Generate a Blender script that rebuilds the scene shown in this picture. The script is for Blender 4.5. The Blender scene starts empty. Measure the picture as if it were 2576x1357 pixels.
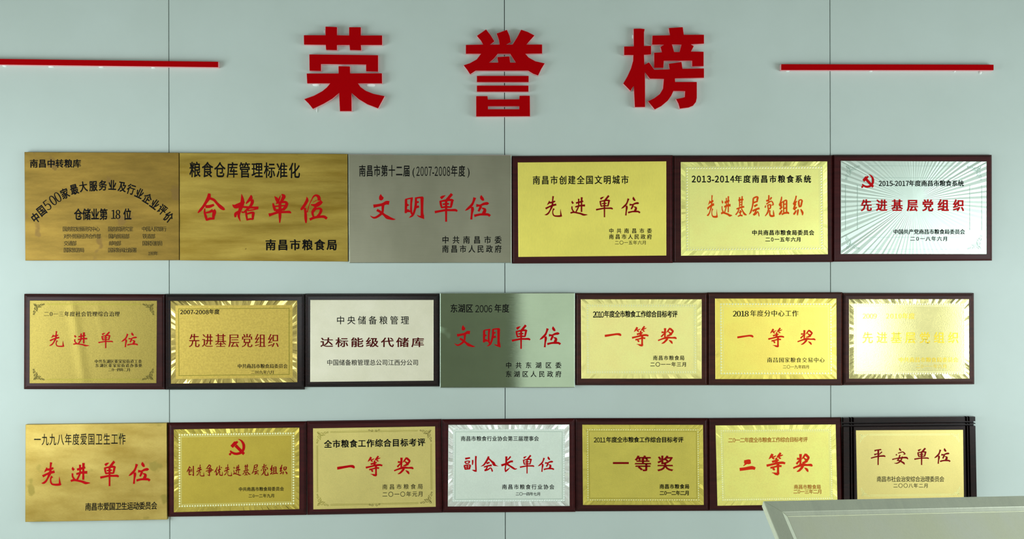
import bpy, math, random
from mathutils import Vector
from math import radians, sin, cos, pi

# ------------------------------------------------------------------ camera, light, exposure
S = bpy.context.scene
C = S.collection
W_PX, H_PX = 2576.0, 1357.0
D, HC = 3.5, 1.56                     # camera distance from the wall, camera height
K = 0.0015 / D                        # metres per pixel per metre of distance
cam_d = bpy.data.cameras.new('camera')
cam = bpy.data.objects.new('camera', cam_d)
C.objects.link(cam)
cam.location = (0, -D, HC)
cam.rotation_euler = (radians(90), 0, 0)
cam_d.sensor_width = 36
cam_d.lens = 36.0 / (W_PX * K)
S.camera = cam
S.view_settings.view_transform = 'Standard'
S.view_settings.look = 'None'
S.view_settings.gamma = 1
S.view_settings.use_curve_mapping = False
S.view_settings.exposure = -0.05

wd = bpy.data.worlds.new('sky'); S.world = wd
wd.use_nodes = True
wd.node_tree.nodes['Background'].inputs[0].default_value = (0.75, 0.88, 1.0, 1)
wd.node_tree.nodes['Background'].inputs[1].default_value = 1.0

RX0, RX1, RY0, RZ1 = -3.0, 3.3, -7.0, 3.25      # room: left, right, far side, ceiling

def window_light(name, loc, rot, sx, sz, power, col=(0.83, 0.94, 1.0)):
    l = bpy.data.lights.new(name, 'AREA'); l.shape = 'RECTANGLE'
    l.size = sx; l.size_y = sz; l.energy = power; l.color = col
    o = bpy.data.objects.new(name, l); C.objects.link(o)
    o.location = loc; o.rotation_euler = rot
    return o

# daylight through the windows of the room; the far left one is added fill
WL = (RX0, -1.70, 1.30, 2.14, 1.3)      # x, y, z, length, height
WR = (RX1, -1.90, 1.25, 2.2, 1.3)
WQ = (RX1, -5.37, 1.10, 1.58, 1.3)
window_light('daylight_left', (WL[0] + 0.06, WL[1], WL[2]), (0, radians(-90), 0), WL[4], WL[3], 68)
window_light('daylight_right', (WR[0] - 0.06, WR[1], WR[2]), (0, radians(90), 0), WR[4], WR[3], 80)
window_light('daylight_right_rear', (WQ[0] - 0.06, WQ[1], WQ[2]), (0, radians(90), 0), WQ[4], WQ[3], 40)
window_light('daylight_glass_door', (0.60, RY0 + 0.06, 1.05), (radians(90), 0, 0), 1.06, 2.1, 13)
window_light('fill_far_left', (-2.0, RY0 + 0.06, 1.35), (radians(90), 0, 0), 1.5, 1.3, 28)  # added fill light that lifts the wall centre and the plates

# ------------------------------------------------------------------ helpers
def at(px, py, d=0.0):
    s = K * (D - d)
    return Vector(((px - W_PX / 2) * s, -d, HC - (py - H_PX / 2) * s))

def atd(px, py, dist):
    s = K * dist
    return Vector(((px - W_PX / 2) * s, -D + dist, HC - (py - H_PX / 2) * s))

def mesh(name, vs, fs, mat=None, parent=None, org=None, smooth=False):
    m = bpy.data.meshes.new(name)
    o0 = org if org is not None else Vector((0, 0, 0))
    m.from_pydata([tuple(Vector(v) - o0) for v in vs], [], fs)
    m.update()
    if smooth:
        m.shade_smooth()
    o = bpy.data.objects.new(name, m)
    C.objects.link(o)
    if mat: m.materials.append(mat)
    if parent is not None:
        o.parent = parent
    elif org is not None:
        o.location = org
    return o

def thing(name, label, cat, org, group=None):
    o = bpy.data.objects.new(name, None); C.objects.link(o)
    o.empty_display_size = 0.05
    o.location = org; o['label'] = label; o['category'] = cat
    if group: o['group'] = group
    return o

class MB:
    def __init__(s): s.v = []; s.f = []
    def add(s, vs, fs):
        n = len(s.v); s.v += [Vector(v) for v in vs]; s.f += [tuple(i + n for i in f) for f in fs]
    def box(s, a, b):
        x0, y0, z0 = a; x1, y1, z1 = b
        s.add([(x0,y0,z0),(x1,y0,z0),(x1,y1,z0),(x0,y1,z0),(x0,y0,z1),(x1,y0,z1),(x1,y1,z1),(x0,y1,z1)],
              [(0,3,2,1),(4,5,6,7),(0,1,5,4),(1,2,6,5),(2,3,7,6),(3,0,4,7)])
    def hexa(s, lo, hi):      # two quads
        s.add(list(lo) + list(hi), [(3,2,1,0),(4,5,6,7),(0,1,5,4),(1,2,6,5),(2,3,7,6),(3,0,4,7)])
    def build(s, name, mat, parent=None, org=None, smooth=False):
        return mesh(name, s.v, s.f, mat, parent, org, smooth)

# ------------------------------------------------------------------ materials
def mk(name):
    m = bpy.data.materials.new(name); m.use_nodes = True
    return m, m.node_tree, m.node_tree.nodes['Principled BSDF']

def c4(c): return (c[0], c[1], c[2], 1)

def srgb(r, g, b):
    f = lambda v: ((v / 255 + 0.055) / 1.055) ** 2.4 if v > 10 else v / 255 / 12.92
    return (f(r), f(g), f(b))

def paint(name, col, rough=0.5, metal=0.0, coat=0.0, spec=0.5):
    m, nt, p = mk(name)
    p.inputs['Base Color'].default_value = c4(col)
    p.inputs['Roughness'].default_value = rough
    p.inputs['Metallic'].default_value = metal
    p.inputs['Coat Weight'].default_value = coat
    p.inputs['Coat Roughness'].default_value = 0.12
    p.inputs['Specular IOR Level'].default_value = spec
    return m

ADJ = {'tarnished_brass': (0.928, 0.81, 0.623),
       'banded_brass': (0.91, 0.812, 0.786),
       'brushed_steel': (0.921, 0.791, 0.755),
       'satin_yellow_gold': (1.271, 1.19, 1.164),
       'pale_gold': (2.5, 1.182, 1.268),
       'bright_silver': (0.86, 0.864, 0.819),
       'mottled_gold': (0.368, 0.33, 0.292),
       'deep_gold': (0.866, 0.782, 0.762),
       'matte_pewter': (1.227, 1.11, 1.154),
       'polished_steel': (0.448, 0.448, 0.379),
       'light_gold': (1.672, 1.134, 1.288),
       'lemon_gold': (1.151, 0.964, 1.136),
       'mirror_gold': (0.729, 0.674, 0.778),
       'scratched_brass': (0.902, 0.819, 0.857),
       'olive_gold': (0.911, 0.81, 0.732),
       'sage_gold': (1.172, 1.045, 1.053),
       'pale_silver': (1.364, 1.253, 1.281),
       'green_gold': (1.126, 0.982, 1.018),
       'glossy_gold': (2.5, 1.208, 1.094),
       'cream_gold': (0.822, 0.724, 0.693),
       'dusty_steel_sheet': (2.313, 1.878, 1.294),
       'brushed_stainless': (1.342, 1.311, 1.229),
       'red_mahogany_lacquer': (1.0, 0.8, 0.7),
       'dark_mahogany_lacquer': (1.0, 0.8, 0.7),
       'near_black_lacquer': (1.0, 0.8, 0.7),
       'brown_mahogany_lacquer': (1.0, 0.8, 0.7),
       'polished_gold_rim': (0.866, 0.782, 0.762),
       'olive_gold_rim': (0.911, 0.81, 0.732),
       'polished_silver_rim': (1.364, 1.253, 1.281)}   # tint trims, linear
def surf(name, c0, c1, rough=0.4, metal=1.0, scale=6.0, stretch=(1, 1, 1), seed=0.0, detail=4.0,
         grain=0.0, gscale=900.0, gstretch=(1, 1, 1), lo=0.35, hi=0.65, rvar=0.0, spots=None, coat=0.0, gcol=0.0, spec=0.35):
    """two-tone procedural surface with fine grain relief; spots=(colour, scale, threshold)"""
    k = ADJ.get(name, (1, 1, 1)); c0 = [min(.98, v * q) for v, q in zip(c0, k)]; c1 = [min(1, v * q) for v, q in zip(c1, k)]
    m, nt, p = mk(name); N = nt.nodes; L = nt.links
    tc = N.new('ShaderNodeTexCoord')
    mp = N.new('ShaderNodeMapping'); mp.inputs['Scale'].default_value = stretch
    mp.inputs['Location'].default_value = (seed, seed * 1.7, seed * 0.6)
    L.new(tc.outputs['Object'], mp.inputs['Vector'])
    n = N.new('ShaderNodeTexNoise'); n.inputs['Scale'].default_value = scale; n.inputs['Detail'].default_value = detail
    n.inputs['Roughness'].default_value = 0.6
    L.new(mp.outputs[0], n.inputs['Vector'])
    r = N.new('ShaderNodeValToRGB'); r.color_ramp.elements[0].position = lo; r.color_ramp.elements[1].position = hi
    r.color_ramp.elements[0].color = c4(c0); r.color_ramp.elements[1].color = c4(c1)
    L.new(n.outputs['Fac'], r.inputs[0])
    col = r.outputs[0]
    if spots:
        for k, (sc, ssc, th) in enumerate(spots):
            n2 = N.new('ShaderNodeTexNoise'); n2.inputs['Scale'].default_value = ssc; n2.inputs['Detail'].default_value = 3
            mp2 = N.new('ShaderNodeMapping'); mp2.inputs['Location'].default_value = (seed * 2.3 + k * 7, seed, 3.1 + k)
            L.new(tc.outputs['Object'], mp2.inputs['Vector']); L.new(mp2.outputs[0], n2.inputs['Vector'])
            r2 = N.new('ShaderNodeMapRange'); r2.inputs['From Min'].default_value = th; r2.inputs['From Max'].default_value = th + 0.04
            L.new(n2.outputs['Fac'], r2.inputs['Value'])
            mx = N.new('ShaderNodeMix'); mx.data_type = 'RGBA'
            L.new(r2.outputs[0], mx.inputs[0]); L.new(col, mx.inputs[6]); mx.inputs[7].default_value = c4(sc)
            col = mx.outputs[2]
    if grain > 0:
        mg = N.new('ShaderNodeMapping'); mg.inputs['Scale'].default_value = gstretch
        L.new(tc.outputs['Object'], mg.inputs['Vector'])
        g = N.new('ShaderNodeTexNoise'); g.inputs['Scale'].default_value = gscale; g.inputs['Detail'].default_value = 2
        L.new(mg.outputs[0], g.inputs['Vector'])
        b = N.new('ShaderNodeBump'); b.inputs['Strength'].default_value = grain; b.inputs['Distance'].default_value = 0.001
        L.new(g.outputs['Fac'], b.inputs['Height']); L.new(b.outputs[0], p.inputs['Normal'])
        if gcol > 0:
            mr = N.new('ShaderNodeMapRange'); mr.inputs['From Min'].default_value = 0.3; mr.inputs['From Max'].default_value = 0.7
            mr.inputs['To Min'].default_value = 1 - gcol; mr.inputs['To Max'].default_value = 1 + gcol
            L.new(g.outputs['Fac'], mr.inputs['Value'])
            vm = N.new('ShaderNodeVectorMath'); vm.operation = 'SCALE'
            L.new(col, vm.inputs[0]); L.new(mr.outputs[0], vm.inputs['Scale'])
            col = vm.outputs[0]
    L.new(col, p.inputs['Base Color'])
    if metal == 0: p.inputs['Specular IOR Level'].default_value = spec
    p.inputs['Metallic'].default_value = metal
    p.inputs['Coat Weight'].default_value = coat
    p.inputs['Coat Roughness'].default_value = 0.15
    if rvar > 0:
        rr = N.new('ShaderNodeMapRange'); rr.inputs['To Min'].default_value = rough - rvar; rr.inputs['To Max'].default_value = rough + rvar
        L.new(n.outputs['Fac'], rr.inputs['Value']); L.new(rr.outputs[0], p.inputs['Roughness'])
    else:
        p.inputs['Roughness'].default_value = rough
    return m

M = {}
M['wall'] = surf('painted_wall_panel', srgb(186, 197, 189), srgb(192, 203, 196), 0.55, 0.0, 1.6, seed=2, grain=0.06, gscale=300)
M['seam'] = paint('dark_seam', (0.006, 0.02, 0.016), 0.8)
M['red'] = paint('red_acrylic', srgb(168, 0, 6), 0.7, spec=0.02)
M['pink'] = paint('pale_foam_edge', srgb(240, 170, 172), 0.55)
M['white'] = paint('white_glue', srgb(225, 232, 226), 0.5)
M['ink'] = paint('black_paint', srgb(12, 12, 12), 0.5, spec=0.06)
M['ink_red'] = paint('red_paint', srgb(184, 6, 12), 0.5, spec=0.06)
M['ink_dred'] = paint('dark_red_paint', srgb(128, 6, 10), 0.5, spec=0.06)
M['ink_orange'] = paint('orange_red_paint', srgb(222, 76, 8), 0.5, spec=0.06)
M['ink_vermilion'] = paint('vermilion_paint', srgb(218, 44, 16), 0.5, spec=0.06)
M['ink_brown'] = paint('orange_brown_paint', srgb(176, 104, 20), 0.45, spec=0.2)
M['ink_faint'] = paint('worn_black_paint', srgb(46, 40, 18), 0.5, 0.0, spec=0.1)
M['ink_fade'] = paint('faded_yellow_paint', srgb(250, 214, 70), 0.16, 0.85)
M['ink_maroon'] = paint('maroon_paint', srgb(78, 8, 8), 0.5, spec=0.06)
M['chrome'] = paint('polished_steel_edge', srgb(225, 235, 228), 0.25, 0.9)
M['bead_gold'] = paint('raised_gold_beading', srgb(250, 246, 190), 0.3, 0.65)
M['bead_silver'] = paint('raised_silver_beading', srgb(244, 250, 244), 0.3, 0.65)
M['line'] = paint('etched_line', srgb(150, 140, 50), 0.45, 0.8)
M['line_dark'] = paint('etched_scroll', srgb(104, 92, 26), 0.5, 0.5)
M['line_pale'] = paint('pale_etched_line', srgb(170, 190, 176), 0.4, 0.7)
M['line_light'] = paint('light_etched_line', srgb(238, 234, 160), 0.35, 0.8)
def wood(name, a, b, rough=0.36, coat=0.05, spec=0.16):
    return surf(name, a, b, rough, 0.0, 5, (1, 1, 14), coat=coat, spec=spec, grain=0.05, gscale=200, gstretch=(0.2, 1, 3))
M['wood'] = wood('dark_mahogany_lacquer', srgb(44, 14, 14), srgb(60, 22, 21))
M['wood_red'] = wood('red_mahogany_lacquer', srgb(50, 12, 14), srgb(66, 18, 20))
M['wood_black'] = wood('near_black_lacquer', srgb(20, 14, 14), srgb(34, 18, 16), 0.26, 0.12, 0.2)
M['wood_brown'] = wood('brown_mahogany_lacquer', srgb(50, 26, 22), srgb(70, 36, 28))

# ------------------------------------------------------------------ writing
_gc = {}
def glyph(ch):
    if ch in _gc: return _gc[ch]
    c = bpy.data.curves.new('g', 'FONT'); c.body = chr(ord(ch) + 0xFEE0) if ch in '0123456789' else ch; c.size = 1; c.resolution_u = 3
    o = bpy.data.objects.new('g', c); C.objects.link(o)
    dg = bpy.context.evaluated_depsgraph_get()
    m = bpy.data.meshes.new_from_object(o.evaluated_get(dg))
    vs = [(v.co.x, v.co.y) for v in m.vertices]
    fs = []
    for p in m.polygons:
        t = list(p.vertices)
        a = sum(vs[t[i]][0] * vs[t[(i+1) % len(t)]][1] - vs[t[(i+1) % len(t)]][0] * vs[t[i]][1] for i in range(len(t)))
        fs.append(tuple(t if a > 0 else t[::-1]))
    bpy.data.objects.remove(o); bpy.data.meshes.remove(m); bpy.data.curves.remove(c)
    # outward boundary normals (vertices at one position share them)
    key = lambda i: (round(vs[i][0], 5), round(vs[i][1], 5))
    de = set()
    for f in fs:
        for i in range(len(f)): de.add((key(f[i]), key(f[(i+1) % len(f)])))
    nn = {}
    for a, b in de:
        if (b, a) in de: continue
        dx, dy = b[0] - a[0], b[1] - a[1]; l = math.hypot(dx, dy)
        if l < 1e-6: continue
        n = (dy / l, -dx / l)
        nn.setdefault(a, []).append(n); nn.setdefault(b, []).append(n)
    nv = []
    for i in range(len(vs)):
        ns = nn.get(key(i), [])
        if not ns: nv.append((0, 0)); continue
        sx = sum(n[0] for n in ns); sy = sum(n[1] for n in ns); l = math.hypot(sx, sy)
        if l < 1e-4: nv.append((0, 0)); continue
        sx /= l; sy /= l
        cs = max(0.55, sx * ns[0][0] + sy * ns[0][1])
        nv.append((sx / cs, sy / cs))
    _gc[ch] = (vs, fs, nv)
    return _gc[ch]

STY = {'r': (.006, .006), 'm': (.019, .016), 'b': (.031, .026), 'x': (.030, .020), 's': (.018, -.008), 'sb': (.030, -.002)}

def mark(out, size):
    # remember where each character of a line starts, and its size in photo px
    if len(out) < 3: out.append([])
    out[2].append((len(out[0]), len(out[1]), size))

def run(out, txt, x0, x1, y0, h, cw=None, y1=None, st='r', shear=0.0):
    """characters of txt so that the ink spans x0..x1 (photo px), centre line y0..y1, em height h"""
    y1 = y0 if y1 is None else y1
    cw = cw or h
    gs = []
    for ch in txt:
        vs, fs, nv = glyph(ch)
        xa = min(v[0] for v in vs); xb = max(v[0] for v in vs)
        gs.append((ch, vs, fs, nv, xa, xb))
    cjk = [ord(g[0]) > 0x2000 and g[0] not in '（）' for g in gs]
    if len(gs) == 1:
        cs = [(x0 + x1) / 2]
    else:
        wd_ = [(1.0 if c else (g[5] - g[4]) + 0.1) * cw for g, c in zip(gs, cjk)]
        inkL = (0.46 if cjk[0] else (gs[0][5] - gs[0][4]) / 2) * cw
        inkR = (0.46 if cjk[-1] else (gs[-1][5] - gs[-1][4]) / 2) * cw
        rel = [0.0]
        for i in range(1, len(gs)): rel.append(rel[-1] + (wd_[i-1] + wd_[i]) / 2)
        extra = ((x1 - inkR) - (x0 + inkL) - rel[-1]) / (len(gs) - 1)
        cs = [x0 + inkL + rel[i] + extra * i for i in range(len(gs))]
    ex, ey = STY[st]
    for (ch, vs, fs, nv, xa, xb), c, cj in zip(gs, cs, cjk):
        mid = 0.5 if cj else (xa + xb) / 2
        gw = cw * (0.86 if ch in '0123456789' and len(gs) > 1 else 1)
        yc = y0 + (y1 - y0) * (c - x0) / max(1e-6, (x1 - x0))
        P = []
        for (x, y), (nx, ny) in zip(vs, nv):
            X = x + nx * ex; Y = y + ny * ey
            P.append((c + (X - mid) * gw + shear * (Y - .36) * h, yc - (Y - 0.36) * h))
        n = len(out[0]); mark(out, cw); out[0] += P; out[1] += [tuple(i + n for i in f) for f in fs]

def rot_char(out, ch, cx, cy, w, h, ang, st='r'):
    vs, fs, nv = glyph(ch); ex, ey = STY[st]
    xa = min(v[0] for v in vs); xb = max(v[0] for v in vs)
    mid = 0.5 if ord(ch) > 0x2000 else (xa + xb) / 2
    a = radians(ang); ca, sa = cos(a), sin(a)
    P = []
    for (x, y), (nx, ny) in zip(vs, nv):
        X = (x + nx * ex - mid) * w; Y = -(y + ny * ey - 0.36) * h
        P.append((cx + X * ca + Y * sa, cy - X * sa + Y * ca))
    n = len(out[0]); mark(out, w); out[0] += P; out[1] += [tuple(i + n for i in f) for f in fs]

# brush characters: strokes traced as centre line points x,y,width
BR = {
'文': ((10,14,113,119), "53,14,1 53,24,12 56,33,17 59,38,6|23,63,12 40,60,10 60,56,10 75,49,13 87,50,14|62,56,11 61,72,9 60,86,8 52,96,9 38,106,8 26,110,7 16,106,4 10,101,1|37,78,9 48,84,9 58,91,9 68,99,9 78,107,13 90,112,10 104,116,6 113,116,1"),
'明': ((150,24,229,116), "155,36,9 155,60,9 154,91,8|157,58,14 168,59,1|152,36,5 168,32,5 183,31,8|178,32,9 176,55,7 176,85,8 180,96,6|151,90,6 160,83,8 172,84,7|158,80,8 168,79,6|195,28,7 195,55,9 190,80,8 183,98,8 175,105,6 167,110,1|192,31,6 208,28,6 224,28,8|220,27,12 220,60,10 220,90,10 222,104,12 228,115,2|223,108,10 214,106,7 205,103,4 199,98,1|194,47,8 207,46,6|193,68,9 208,64,8"),
'单': ((13,10,106,126), "38,31,10 46,25,9 58,19,1|84,13,10 72,27,10 62,40,11|33,44,5 50,41,7 68,38,8 84,38,8 91,41,3|37,43,8 39,57,8 43,71,6|85,40,9 82,54,9 79,69,6|46,55,6 72,53,6|42,69,6 58,66,7 79,67,6|60,40,9 60,80,8 60,100,7 60,126,7|14,87,9 35,83,8 58,79,8 80,79,8 98,79,9 105,84,6"),
'位': ((137,18,239,117), "176,28,11 171,44,8 164,58,9 152,70,9 143,77,6 137,81,1|165,66,9 167,76,11 164,95,7 162,117,8|203,18,1 203,27,11 209,36,10 214,39,3|182,60,11 198,60,7 212,54,9 226,52,11 230,56,8|202,62,9 197,72,9 191,84,7|205,71,4 216,75,9 216,83,12 210,95,11|174,102,9 195,97,8 215,96,9 230,97,9 238,103,9"),
'先': ((23,12,101,108), "44,33,1 44,42,8 39,48,5 35,54,1|43,42,8 55,42,8 71,36,7|62,13,8 60,30,6 59,50,8 55,63,9 48,78,6 41,90,7 32,97,7 23,98,1|28,70,9 45,61,7 60,55,9 76,51,9|66,70,9 61,78,5 60,90,5 65,101,6 76,104,7 90,104,8 99,102,9|98,106,9 96,90,5 95,72,1"),
'进': ((140,16,219,104), "149,33,1 149,40,8 154,46,8|148,59,6 148,70,6 153,80,6 160,88,7|141,90,7 155,86,8 170,89,7 188,93,8 200,98,9 212,98,5 219,98,1|166,44,8 185,39,8 199,35,7|163,62,7 185,56,8 207,55,10|178,24,7 178,40,6 178,58,6 171,75,6 165,87,6|192,17,9 191,40,7 191,60,7 191,85,7"),
'合': ((10,9,109,111), "52,10,8 50,25,12 40,42,9 30,58,8 20,70,8 11,80,3|52,27,8 68,33,8 80,46,8 92,58,11 103,66,9 108,68,3|38,57,9 52,57,10 69,51,7|36,64,4 35,78,6 40,95,8 43,108,5|38,80,5 52,77,7 65,71,10|66,70,12 70,78,12 67,92,9 68,104,5|42,106,6 54,101,8 70,101,6"),
'格': ((134,11,230,112), "168,12,1 171,28,9 171,45,13 165,62,12 160,80,8 158,92,8 164,111,1|135,50,1 145,57,13 160,52,14 178,40,8|160,75,8 147,84,10 146,96,5|202,16,3 202,26,11 194,36,8 184,47,4|205,32,10 207,42,10 200,56,8 188,68,7 176,78,5 168,76,5|168,58,6 190,60,7 210,61,7 229,62,9|190,72,4 210,69,4 228,65,3|184,75,6 186,92,6 189,107,5|187,84,5 205,79,7 214,80,6|211,79,9 209,92,8 209,104,5|188,105,5 200,102,6 210,103,5"),
'单2': ((14,12,96,117), "36,20,1 44,30,10 50,42,10|62,13,3 70,20,12 66,30,10 60,42,9|58,17,1 54,28,5 51,36,6|31,45,4 34,58,8 40,73,8|42,46,4 60,42,7 75,41,8 82,46,8|82,44,9 77,58,10 67,69,9|38,57,5 55,55,5 74,54,5|40,72,9 55,70,8 68,67,8|56,40,9 56,85,9 56,100,7 55,116,3|16,88,11 30,84,8 50,78,8 75,77,7 90,77,8 96,81,3"),
'位2': ((130,15,226,117), "152,22,1 154,34,9 146,50,9 137,63,9 131,69,5|146,62,7 148,80,8 149,100,9 150,117,4|154,78,4 160,55,2 170,33,3 178,20,5 188,17,7 196,24,10 197,36,10|188,34,2 174,43,1|207,38,9 198,46,13 186,53,12 176,52,7 167,50,3|187,60,10 178,70,10 173,80,8 177,95,5|186,66,5 198,64,7 204,70,9 200,82,8 190,94,7|163,104,8 180,97,8 200,94,8 215,94,9 225,101,8"),
'等': ((31,11,101,95), "54,17,7 48,27,7 40,36,1|52,29,4 60,27,4 67,23,2|53,29,4 56,33,5 61,35,3|84,13,6 76,23,6 70,30,3|78,25,4 85,23,4 92,20,2|78,26,4 79,32,5 85,33,3|68,31,5 68,42,8 68,52,8|52,46,6 62,43,6 77,39,4|32,60,7 50,56,6 70,51,7 90,49,7 100,52,6|46,68,6 60,65,5 75,61,6 87,62,6|74,52,8 74,75,6 74,92,8|76,92,6 66,90,7 58,87,3 51,86,1|54,68,3 59,74,7 59,78,1"),
'奖': ((146,17,226,90), "177,19,9 177,38,7 176,58,6|162,37,7 175,37,5|174,42,5 166,51,6 160,57,6|198,18,5 190,30,6 182,39,1|198,20,7 206,28,8 211,33,6 203,43,8 195,50,7 184,52,3|190,34,3 198,40,6 205,50,5|147,73,5 165,66,6 185,60,9 205,61,6 220,61,8 225,66,4|186,58,6 186,66,8 177,77,7 170,83,6 162,86,2|193,71,1 203,78,8 208,87,3"),
'一': ((0,2,100,20), "1,14,9 20,12,9 45,9,8 75,6,8 92,8,10 99,13,6"),
'二': ((21,33,71,66), "37,38,7 50,38,11 57,37,8|44,42,5 35,50,1|24,60,7 40,58,7 60,55,8 70,58,6"),
'副': ((11,13,69,86), "18,26,8 39,22,6|16,39,5 28,36,4 38,37,5|17,39,6 22,48,4|37,37,6 33,46,5|21,47,4 34,45,4|12,57,6 28,53,5 41,54,5|14,57,6 19,73,6|40,54,6 36,72,6|18,71,6 37,69,6|27,54,5 27,70,5|18,63,4 36,61,4|50,31,6 50,42,6 49,53,4|64,14,7 63,40,6 64,70,6 65,83,4|66,80,6 58,78,7 52,76,4 47,74,1"),
'会': ((83,15,160,83), "119,16,7 114,28,8 106,41,7 97,53,6 84,59,1|119,25,6 130,36,7 140,45,10 147,54,6 160,58,1|138,46,10 142,52,9 150,56,4|109,46,8 123,42,6|98,62,5 115,57,6 132,54,8|113,60,6 108,71,6 101,78,6|101,76,8 115,73,6 125,66,5 130,68,5 134,78,6 134,82,3"),
'长': ((171,13,242,85), "195,15,9 194,45,7 191,62,5 190,72,6 191,84,3|214,15,6 206,25,6 198,32,4|173,55,9 195,47,8 213,38,8 224,37,8|198,49,8 212,58,7 224,66,8 233,71,6 242,69,2|191,82,6 200,74,6 207,68,3 210,63,1"),
'平': ((22,23,103,111), "43,33,9 55,29,6 80,26,7|42,54,9 50,51,6 60,49,5|84,38,6 76,46,5 68,53,4|64,30,9 64,60,8 63,85,6 63,110,6|24,73,6 40,68,6 62,63,7 85,61,8 97,61,8 102,66,4"),
'安': ((138,16,224,108), "178,17,4 180,25,8 187,31,4|157,54,3 164,52,9|170,44,5 185,40,5 195,37,5 202,42,6 209,49,5|208,50,5 197,51,2|181,53,6 177,64,6 172,76,6 166,84,4|164,83,5 180,85,7 192,92,8 200,97,9 205,105,4|139,78,6 155,74,5 175,71,7 200,68,8 217,69,9 223,77,4|194,62,6 189,76,6 182,88,7 170,96,6 160,99,5 149,97,1"),
'基': ((158,16,215,120), "179,22,6 179,45,5 179,70,5|192,17,6 191,40,5 190,68,5|173,38,8 185,35,8 198,33,8|181,48,4 188,47,4|181,60,4 188,59,4|164,81,6 180,75,7 202,69,8|176,80,5 171,95,5 160,110,6|188,78,5 197,95,6 204,106,9 214,111,4|183,86,5 183,112,5|176,99,6 190,93,6|171,118,5 182,113,6 194,114,8"),
'层': ((6,17,53,104), "25,25,6 38,19,6 46,20,5|45,20,7 42,32,7 43,40,3|24,45,6 34,41,6 44,38,5|25,25,6 24,45,6 20,65,5 14,84,6 7,94,2|29,60,8 43,52,6|22,80,7 38,72,7 52,68,8|37,74,6 34,86,6 26,98,7|26,96,8 36,91,7 41,85,4 44,82,3 48,90,4 50,103,3"),
'党': ((74,9,118,105), "93,10,5 93,25,6 92,38,5|105,19,6 99,30,5|82,36,8 93,30,5|82,49,5 95,40,5 104,36,4 110,42,5 113,52,5|113,52,5 105,53,3|79,54,3 77,64,6|87,58,5 92,52,5 102,51,5|89,57,5 91,70,5|101,52,6 100,66,5|90,69,5 101,67,5|92,71,6 88,85,6 77,100,3|98,75,5 97,88,5 100,98,7 108,100,8 117,98,6|116,102,5 114,88,5 113,74,1"),
'组': ((134,16,181,98), "148,17,4 146,30,6 142,45,6|137,52,6 142,58,5|136,53,5 143,47,8 150,42,4 152,36,2|147,50,7 143,62,6|140,72,8 150,60,6|137,96,6 144,86,8 150,75,4|157,38,6 157,65,5 157,86,5|156,38,5 165,33,5 171,33,5|170,33,6 170,60,6 170,85,5|158,51,5 167,49,4|158,70,5 167,66,5|148,95,6 160,89,7 176,87,8 179,93,4"),
'织': ((196,13,239,99), "211,14,5 208,28,5 202,46,6|198,50,8 206,46,7 213,36,3|208,48,7 203,62,6 200,72,6|201,74,8 213,62,5|200,94,6 206,86,7 211,76,4|221,35,5 230,31,5 236,36,5|221,36,6 222,52,6 224,63,5|235,35,6 232,50,6 230,60,5|223,60,7 231,59,6|219,72,5 217,84,6 216,98,3|229,71,3 234,80,7 237,88,7 236,98,2"),
'创': ((8,23,47,78), "24,26,4 19,38,5 14,48,5 9,56,2|24,32,4 30,35,5|18,46,4 27,43,4|27,43,5 26,56,4|20,47,4 21,70,5|21,71,5 31,68,5|19,57,3 28,56,3|34,39,4 34,54,4|43,24,5 43,50,5 44,75,5|45,75,4 35,69,2"),
'争': ((103,18,143,79), "122,19,5 115,30,5 105,42,2|122,20,5 129,27,5 122,36,4|111,41,4 122,38,4 132,38,4|131,38,5 130,56,5|104,53,4 120,49,5 142,46,5|114,58,4 131,55,4|122,38,5 122,60,5 123,76,4|124,76,5 112,71,2"),
'优': ((146,21,189,75), "162,28,3 157,42,5 147,57,3|155,48,4 157,60,5 156,72,4|172,22,4 172,40,5 168,55,4 162,66,4 156,72,4|162,47,4 170,44,5 180,41,4|180,30,4 184,35,5|174,50,4 173,62,4 176,71,5 188,72,5|187,74,4 187,55,2"),
}

def brush(out, ch, x0, y0, x1, y1, fat=1.0):
    bb, s = BR[ch]
    mark(out, x1 - x0 + 4)
    sx = (x1 - x0) / (bb[2] - bb[0]); sy = (y1 - y0) / (bb[3] - bb[1])
    for kk, st in enumerate(s.split('|')):
        dz = kk * 0.00003
        P = [tuple(float(q) for q in p.split(',')) for p in st.split()]
        # Catmull-Rom refinement
        Q = []
        n = len(P)
        for i in range(n - 1):
            p0 = P[max(0, i-1)]; p1 = P[i]; p2 = P[i+1]; p3 = P[min(n-1, i+2)]
            steps = 3 if n > 2 else 1
            for k in range(steps):
                t = k / steps
                Q.append(tuple(0.5 * (2*b + (c-a)*t + (2*a-5*b+4*c-d)*t*t + (3*b-a-3*c+d)*t*t*t) for a, b, c, d in zip(p0, p1, p2, p3)))
        Q.append(P[-1])
        Lp = []; Rp = []
        for i, (x, y, w) in enumerate(Q):
            a = Q[max(0, i-1)]; b = Q[min(len(Q)-1, i+1)]
            dx, dy = b[0]-a[0], b[1]-a[1]; l = math.hypot(dx, dy) or 1
            h = max(w, 0.6) * fat * 1.14 / 2
            nx, ny = -dy / l * h, dx / l * h
            # lean brush ends like a slanted nib
            Lp.append((x + nx, y + ny)); Rp.append((x - nx, y - ny))
        V = Lp + Rp[::-1]; m = len(Lp)
        n0 = len(out[0])
        out[0] += [(x0 + (px - bb[0]) * sx, y0 + (py - bb[1]) * sy, dz) for px, py in V]
        for i in range(m - 1):
            out[1].append((n0 + i, n0 + i + 1, n0 + 2*m - 2 - i, n0 + 2*m - 1 - i))

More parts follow.
